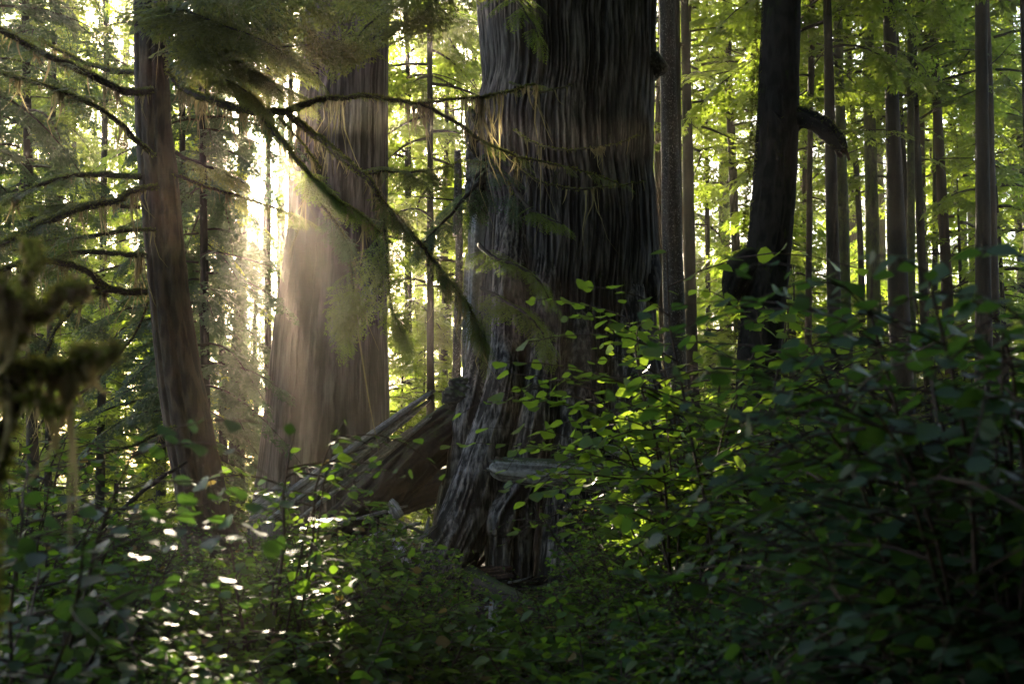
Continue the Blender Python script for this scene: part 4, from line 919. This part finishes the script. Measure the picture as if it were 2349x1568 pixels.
# right of the cedar, in front of its base
shrub('mid', 1385, 1215, 7.4, 'glossy shrub lit by skylight just below the end of the grey broken log')
shrub('mid', 1470, 1010, 8.4, 'leafy shrub reaching over the grey broken log', )
shrub('mid', 1580, 1000, 8.8, 'dark leafy shrub behind the grey broken log, right of the cedar roots')
shrub('bright', 1560, 690, 6.0, 'tall sprig of broad green leaves against the dark right half of the huge cedar')
shrub('bright', 1660, 640, 5.6, 'yellow green sunlit sprig in front of the foot of the black leaning trunk')
shrub('bright', 1770, 720, 6.4, 'second sunlit sprig, at the right side of the black leaning trunk')
shrub('bright', 1600, 740, 6.8, 'low sunlit sprig left of the black leaning trunk, before the speckled trunk')
shrub('tall', 1620, 850, 7.4, 'tall leafy shrub just left of the lower part of the black leaning trunk')
shrub('tall', 1640, 960, 6.6, 'tall shrub under the sunlit sprigs by the black leaning trunk')
shrub('bright', 1450, 1235, 6.8, 'shrub with a few leaves caught by the sun below the grey log')
patch('mid', [(1340, 1320, 6.6), (1410, 1290, 6.2), (1430, 1210, 6.4), (1520, 1170, 6.8), (1580, 1120, 7.4), (1460, 1300, 5.6), (1560, 1260, 5.8), (1660, 1180, 6.2)], 'leafy shrub in the thicket before the huge cedar, right of the litter path', 'shrubs in the thicket before the cedar')
patch('low', [(1240, 1380, 6.0), (1280, 1400, 5.4), (1340, 1410, 5.0), (1430, 1400, 4.8), (1260, 1470, 4.8), (1530, 1390, 4.8), (1640, 1360, 4.9), (1310, 1490, 4.3), (1440, 1500, 4.0)], 'low leafy shrub along the right side of the litter path', 'low shrubs right of the litter path')
patch('thin', [(1850, 1080, 8.0), (1600, 1010, 8.6), (1960, 1060, 7.4), (2100, 1010, 7.0), (2250, 960, 6.8)], 'thin stemmed shrub under the trunks on the right', 'thin stemmed shrubs on the right')
patch('twiggy', [(1500, 1160, 6.9), (1610, 1140, 7.4), (1740, 1180, 6.2), (1880, 1200, 5.8), (2080, 1150, 5.4)], 'half bare twiggy shrub tangled in the thicket on the right', 'twiggy shrubs on the right')
patch('tall', [(2160, 900, 5.6), (1840, 1180, 4.6), (2000, 1160, 4.6)], 'tall dark leafed shrub filling the right of the picture', 'tall shrubs on the right')
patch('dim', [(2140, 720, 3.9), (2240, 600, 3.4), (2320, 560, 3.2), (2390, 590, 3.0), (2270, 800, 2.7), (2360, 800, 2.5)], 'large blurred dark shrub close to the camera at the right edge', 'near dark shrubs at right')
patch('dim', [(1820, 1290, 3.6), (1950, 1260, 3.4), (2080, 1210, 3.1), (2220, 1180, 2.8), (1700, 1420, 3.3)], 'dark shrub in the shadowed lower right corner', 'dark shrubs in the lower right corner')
patch('fine', [(1290, 1300, 5.8), (1400, 1330, 5.4), (1500, 1230, 5.6), (1620, 1230, 5.4), (1460, 1180, 7.6), (1560, 1330, 4.6), (1700, 1300, 4.6)], 'fine leaved shrub mixed into the thicket before the huge cedar', 'fine leaved shrubs in the thicket before the cedar')
patch('lance', [(1290, 1340, 6.2), (1470, 1390, 4.6), (1590, 1190, 6.6), (1380, 1440, 4.3), (1800, 1150, 5.4)], 'narrow leaved shrub mixed into the thicket before the huge cedar', 'narrow leaved shrubs in the thicket')
patch('fine', [(540, 1240, 6.4), (660, 1290, 5.4), (760, 1300, 5.0), (860, 1260, 5.8), (440, 1300, 5.4), (300, 1280, 5.0), (180, 1290, 4.4)], 'fine leaved shrub in the undergrowth at the lower left', 'fine leaved shrubs at the lower left')
patch('lance', [(620, 1240, 6.2), (720, 1350, 4.6), (520, 1360, 4.7), (380, 1280, 5.2), (820, 1340, 4.8), (90, 1250, 4.6)], 'narrow leaved shrub in the undergrowth at the lower left', 'narrow leaved shrubs at the lower left')
# left
patch('mid', [(500, 1235, 7.2), (580, 1215, 7.6), (660, 1200, 7.4), (740, 1165, 7.0), (820, 1160, 7.4), (780, 1240, 5.8), (860, 1190, 6.6)], 'leafy shrub in the sunbeam below the slanting log', 'shrubs in the sunbeam')
shrub('bright', 740, 1120, 5.6, 'shrub whose top leaves glare white in the sunbeam')
shrub('bright', 1000, 1235, 7.0, 'bright green shrub standing before the left roots of the cedar')
shrub('mid', 950, 1290, 6.6, 'leafy green shrub left of the litter path')
shrub('low', 1020, 1350, 6.0, 'green shrub at the left rim of the litter path, under the bright one')
patch('low', [(740, 1400, 4.6), (930, 1420, 4.6), (700, 1480, 3.9), (980, 1450, 4.9), (1010, 1490, 5.0)], 'low shrub in the hazy undergrowth left of the litter path', 'low shrubs left of the litter path')
patch('thin', [(360, 1190, 7.6), (300, 1150, 7.0), (230, 1120, 6.6), (160, 1060, 6.2), (90, 1000, 6.4), (20, 980, 6.0), (420, 1260, 6.2), (250, 1230, 5.4), (120, 1180, 5.2), (340, 1330, 5.0)], 'thin stemmed shrub in the shade at the lower left', 'thin shrubs at the lower left')
patch('mid', [(60, 1080, 5.4), (0, 1200, 4.4), (260, 1330, 4.4), (470, 1340, 4.9), (80, 1360, 3.8), (330, 1440, 3.6)], 'dark leafy shrub at the lower left', 'leafy shrubs at the lower left')
patch('bright', [(320, 1235, 12.5), (400, 1225, 13.5), (250, 1240, 12.0), (180, 1235, 13.0), (100, 1245, 12.5), (40, 1240, 11.5), (360, 1260, 11.0)], 'vivid green low shrub on the ground behind, left of the brown trunk', 'vivid green shrubs behind at left')
shrub('thin', 610, 960, 4.6, 'slender shrub with floating leaves in front of the second cedar')
shrub('dim', 60, 900, 2.9, 'blurred dark shrub near the camera at the left edge')
# far sunlit undergrowth shrubs
patch('bright', [(x, 1115 + float(R.uniform(-40, 10)), float(R.uniform(13, 19))) for x in np.linspace(1600, 2340, 12)], 'sunlit yellow green shrub on the ground behind the trunks on the right', 'sunlit shrubs behind on the right')
patch('bright', [(x, 1160 + float(R.uniform(-20, 20)), float(R.uniform(14, 18))) for x in np.linspace(890, 1020, 3)], 'sunlit shrub seen low between the two cedars', 'sunlit shrubs between the cedars')

for v in P_.values():
    for q in v:
        if id(q) not in used_p:
            for c in list(q.children): bpy.data.objects.remove(c)
            bpy.data.objects.remove(q)
# ------------------------------------------------------------------ ferns
def fern_proto(seed, n=15, L=.75):
    rg = np.random.default_rng(seed); root = thing('sword_fern', '', 'fern'); fo = MB(); st = MB()
    for k in range(n):
        a = k * 2.4 + rg.normal(0, .2); d = np.array([math.cos(a), math.sin(a), 0]); l = L * rg.uniform(.7, 1.1); t = np.linspace(0, 1, 16)
        rise = rg.uniform(.5, 1.0); P = np.outer(t * l * .85, d) + np.outer(l * (rise * t - (rise * .9) * t ** 2), [0, 0, 1]); tube(st, P, np.linspace(.004, .001, 16), 4, 0, cap=False)
        m = 42; t2 = np.linspace(.12, .99, m); idx = t2 * 15; i = np.clip(idx.astype(int), 0, 14); f = (idx - i)[:, None]
        pos = P[i] * (1 - f) + P[i + 1] * f; tan = nrm(P[i + 1] - P[i]); lat = nrm(np.cross(tan, [0, 0, 1.0])); nn = np.cross(lat, tan)
        for s in (-1, 1):
            dv = lat * s + tan * .35 - nn * .12 + rg.normal(0, .05, (m, 3))
            inst(fo, LC, pos, dv, nn + rg.normal(0, .12, (m, 3)), l * .17 * np.sin(np.pi * np.clip(t2 * .86 + .12, 0, 1)) ** .7, 0, .32)
    ob('stem', st.mesh('stem', [M['stem']]), root); ob('frond', fo.mesh('frond', [M['fern']]), root); return root
FP = [fern_proto(400), fern_proto(401, 12, .8)]
fl = ['large fern at the bottom of the picture left of the litter path', 'fern spreading its fronds at the bottom centre']
for i, (x, y, d, s, lab) in enumerate([(930, 1500, 4.4, 1.15, fl[0]), (1290, 1500, 4.6, 1.1, 'fern right of the lowest grey snag at the bottom'), (680, 1500, 4.0, 1.0, 'fern at the bottom under the sunbeam'), (480, 1520, 3.8, 1.0, 'fern at the bottom below the brown trunk'), (960, 1550, 3.9, 1.0, 'fern at the bottom just left of the litter path'), (1215, 1480, 5.2, .7, 'small fern at the right rim of the litter path'), (820, 1520, 4.0, 1.0, 'fern in the haze at the bottom, left of the larger fern'),
        (1080, 1540, 4.3, 1.0, fl[1]), (1420, 1540, 3.9, 1.0, 'dark fern at the bottom right of centre'), (1560, 1560, 3.6, 1.0, 'fern in the shadow at the bottom on the right'), (1050, 1440, 5.6, .8, 'small fern beside the litter path')]):
    p = at(x, y, d); loc = (p[0], d, float(gz(p[0], d)) + .02)
    if i < 2: o = FP[i]; o.location = loc; o.scale = (s,) * 3; o['label'] = lab; o['group'] = 'ferns along the bottom'
    else: copy_thing(FP[i % 2], loc, i * 1.3, s, lab, 'ferns along the bottom')

# ------------------------------------------------------------------ ground cover and litter: nobody could count these
rg = np.random.default_rng(900); mb = MB()
n = 26000; y = 2.2 + 17 * rg.random(n) ** .8; x = (rg.random(n) * 2 - 1) * (y * .52 + 1)
pathd = np.abs(x - (at(1130, 1300, 8)[0] + (y - 8) * .02)); keep = (rg.random(n) < np.clip((pathd - .6) / .5, 0.02, 1)) & (vnoise(x * .8 + 50, y * .8, 499, 5) > .22)
x, y = x[keep], y[keep]; n = len(x); a = rg.uniform(0, 6.28, n)
z = gz(x, y) + rg.gamma(2, .055, n)
inst(mb, LC, np.stack([x, y, z], -1), np.stack([np.cos(a), np.sin(a), rg.normal(-.1, .25, n)], -1), np.array([0, 0, 1.0]) + rg.normal(0, .4, (n, 3)), rg.uniform(.03, .075, n))
tag(ob('ground_cover', mb.mesh('ground_cover', [M['salal']])), 'low leafy ground cover carpeting the forest floor', 'ground cover', kind='stuff')
mb = MB(); n = 7000; y = 3 + 11 * rg.random(n); x = at(1130, 1300, 8)[0] + rg.normal(0, 1.3, n); a = rg.uniform(0, 6.28, n); L = rg.gamma(2, .06, n)
dv = np.stack([np.cos(a), np.sin(a), rg.normal(0, .15, n)], -1); w = .006 + .01 * rg.random(n)
A = np.stack([x, y, gz(x, y) + .012 + .03 * rg.random(n)], -1); inst(mb, LC, A, dv, np.array([0, 0, 1.]) + rg.normal(0, .5, (n, 3)), L, 0, w / L * 1.6)
tag(ob('litter', mb.mesh('litter', [M['rotten']])), 'brown twigs and bark litter at the foot of the cedar', 'litter', kind='stuff')

# ------------------------------------------------------------------ the rest of the forest, beside and behind the photographer: it shades the place
rg = np.random.default_rng(1200); mb = MB(); k = 0
for i in range(150):
    a = math.radians(rg.uniform(150, 400) if i < 90 else rg.uniform(240, 400)); rr = rg.uniform(5, 24); cx, cy = rr * math.cos(a), rr * math.sin(a) + 2
    if cy > 1 and abs(cx) < cy * .55 + 5: continue
    if 150 < math.degrees(a) < 212: continue
    h = rg.uniform(13, 21); g = float(gz(cx, cy)); tube(mb, [(cx, cy, g - .2), (cx, cy, g + h * .5), (cx, cy, g + h)], [.28, .2, .03], 9, 1)
    m = 420; f = rg.random(m); an = rg.uniform(0, 6.28, m); rad = rg.uniform(.2, 1, m) * 2.6 * (1.15 - f)
    pos = np.stack([cx + np.cos(an) * rad, cy + np.sin(an) * rad, g + 1.5 + f * (h - 1.5)], -1)
    inst(mb, FAR[i % 3], pos, np.stack([np.cos(an), np.sin(an), rg.uniform(-.6, .1, m)], -1), np.array([0, 0, 1.]) + rg.normal(0, .3, (m, 3)), 1.3, 0)
tag(ob('woods', mb.mesh('woods', [M['needle'], M['hem']])), 'dense conifer woods around the viewpoint', 'woods', kind='stuff')
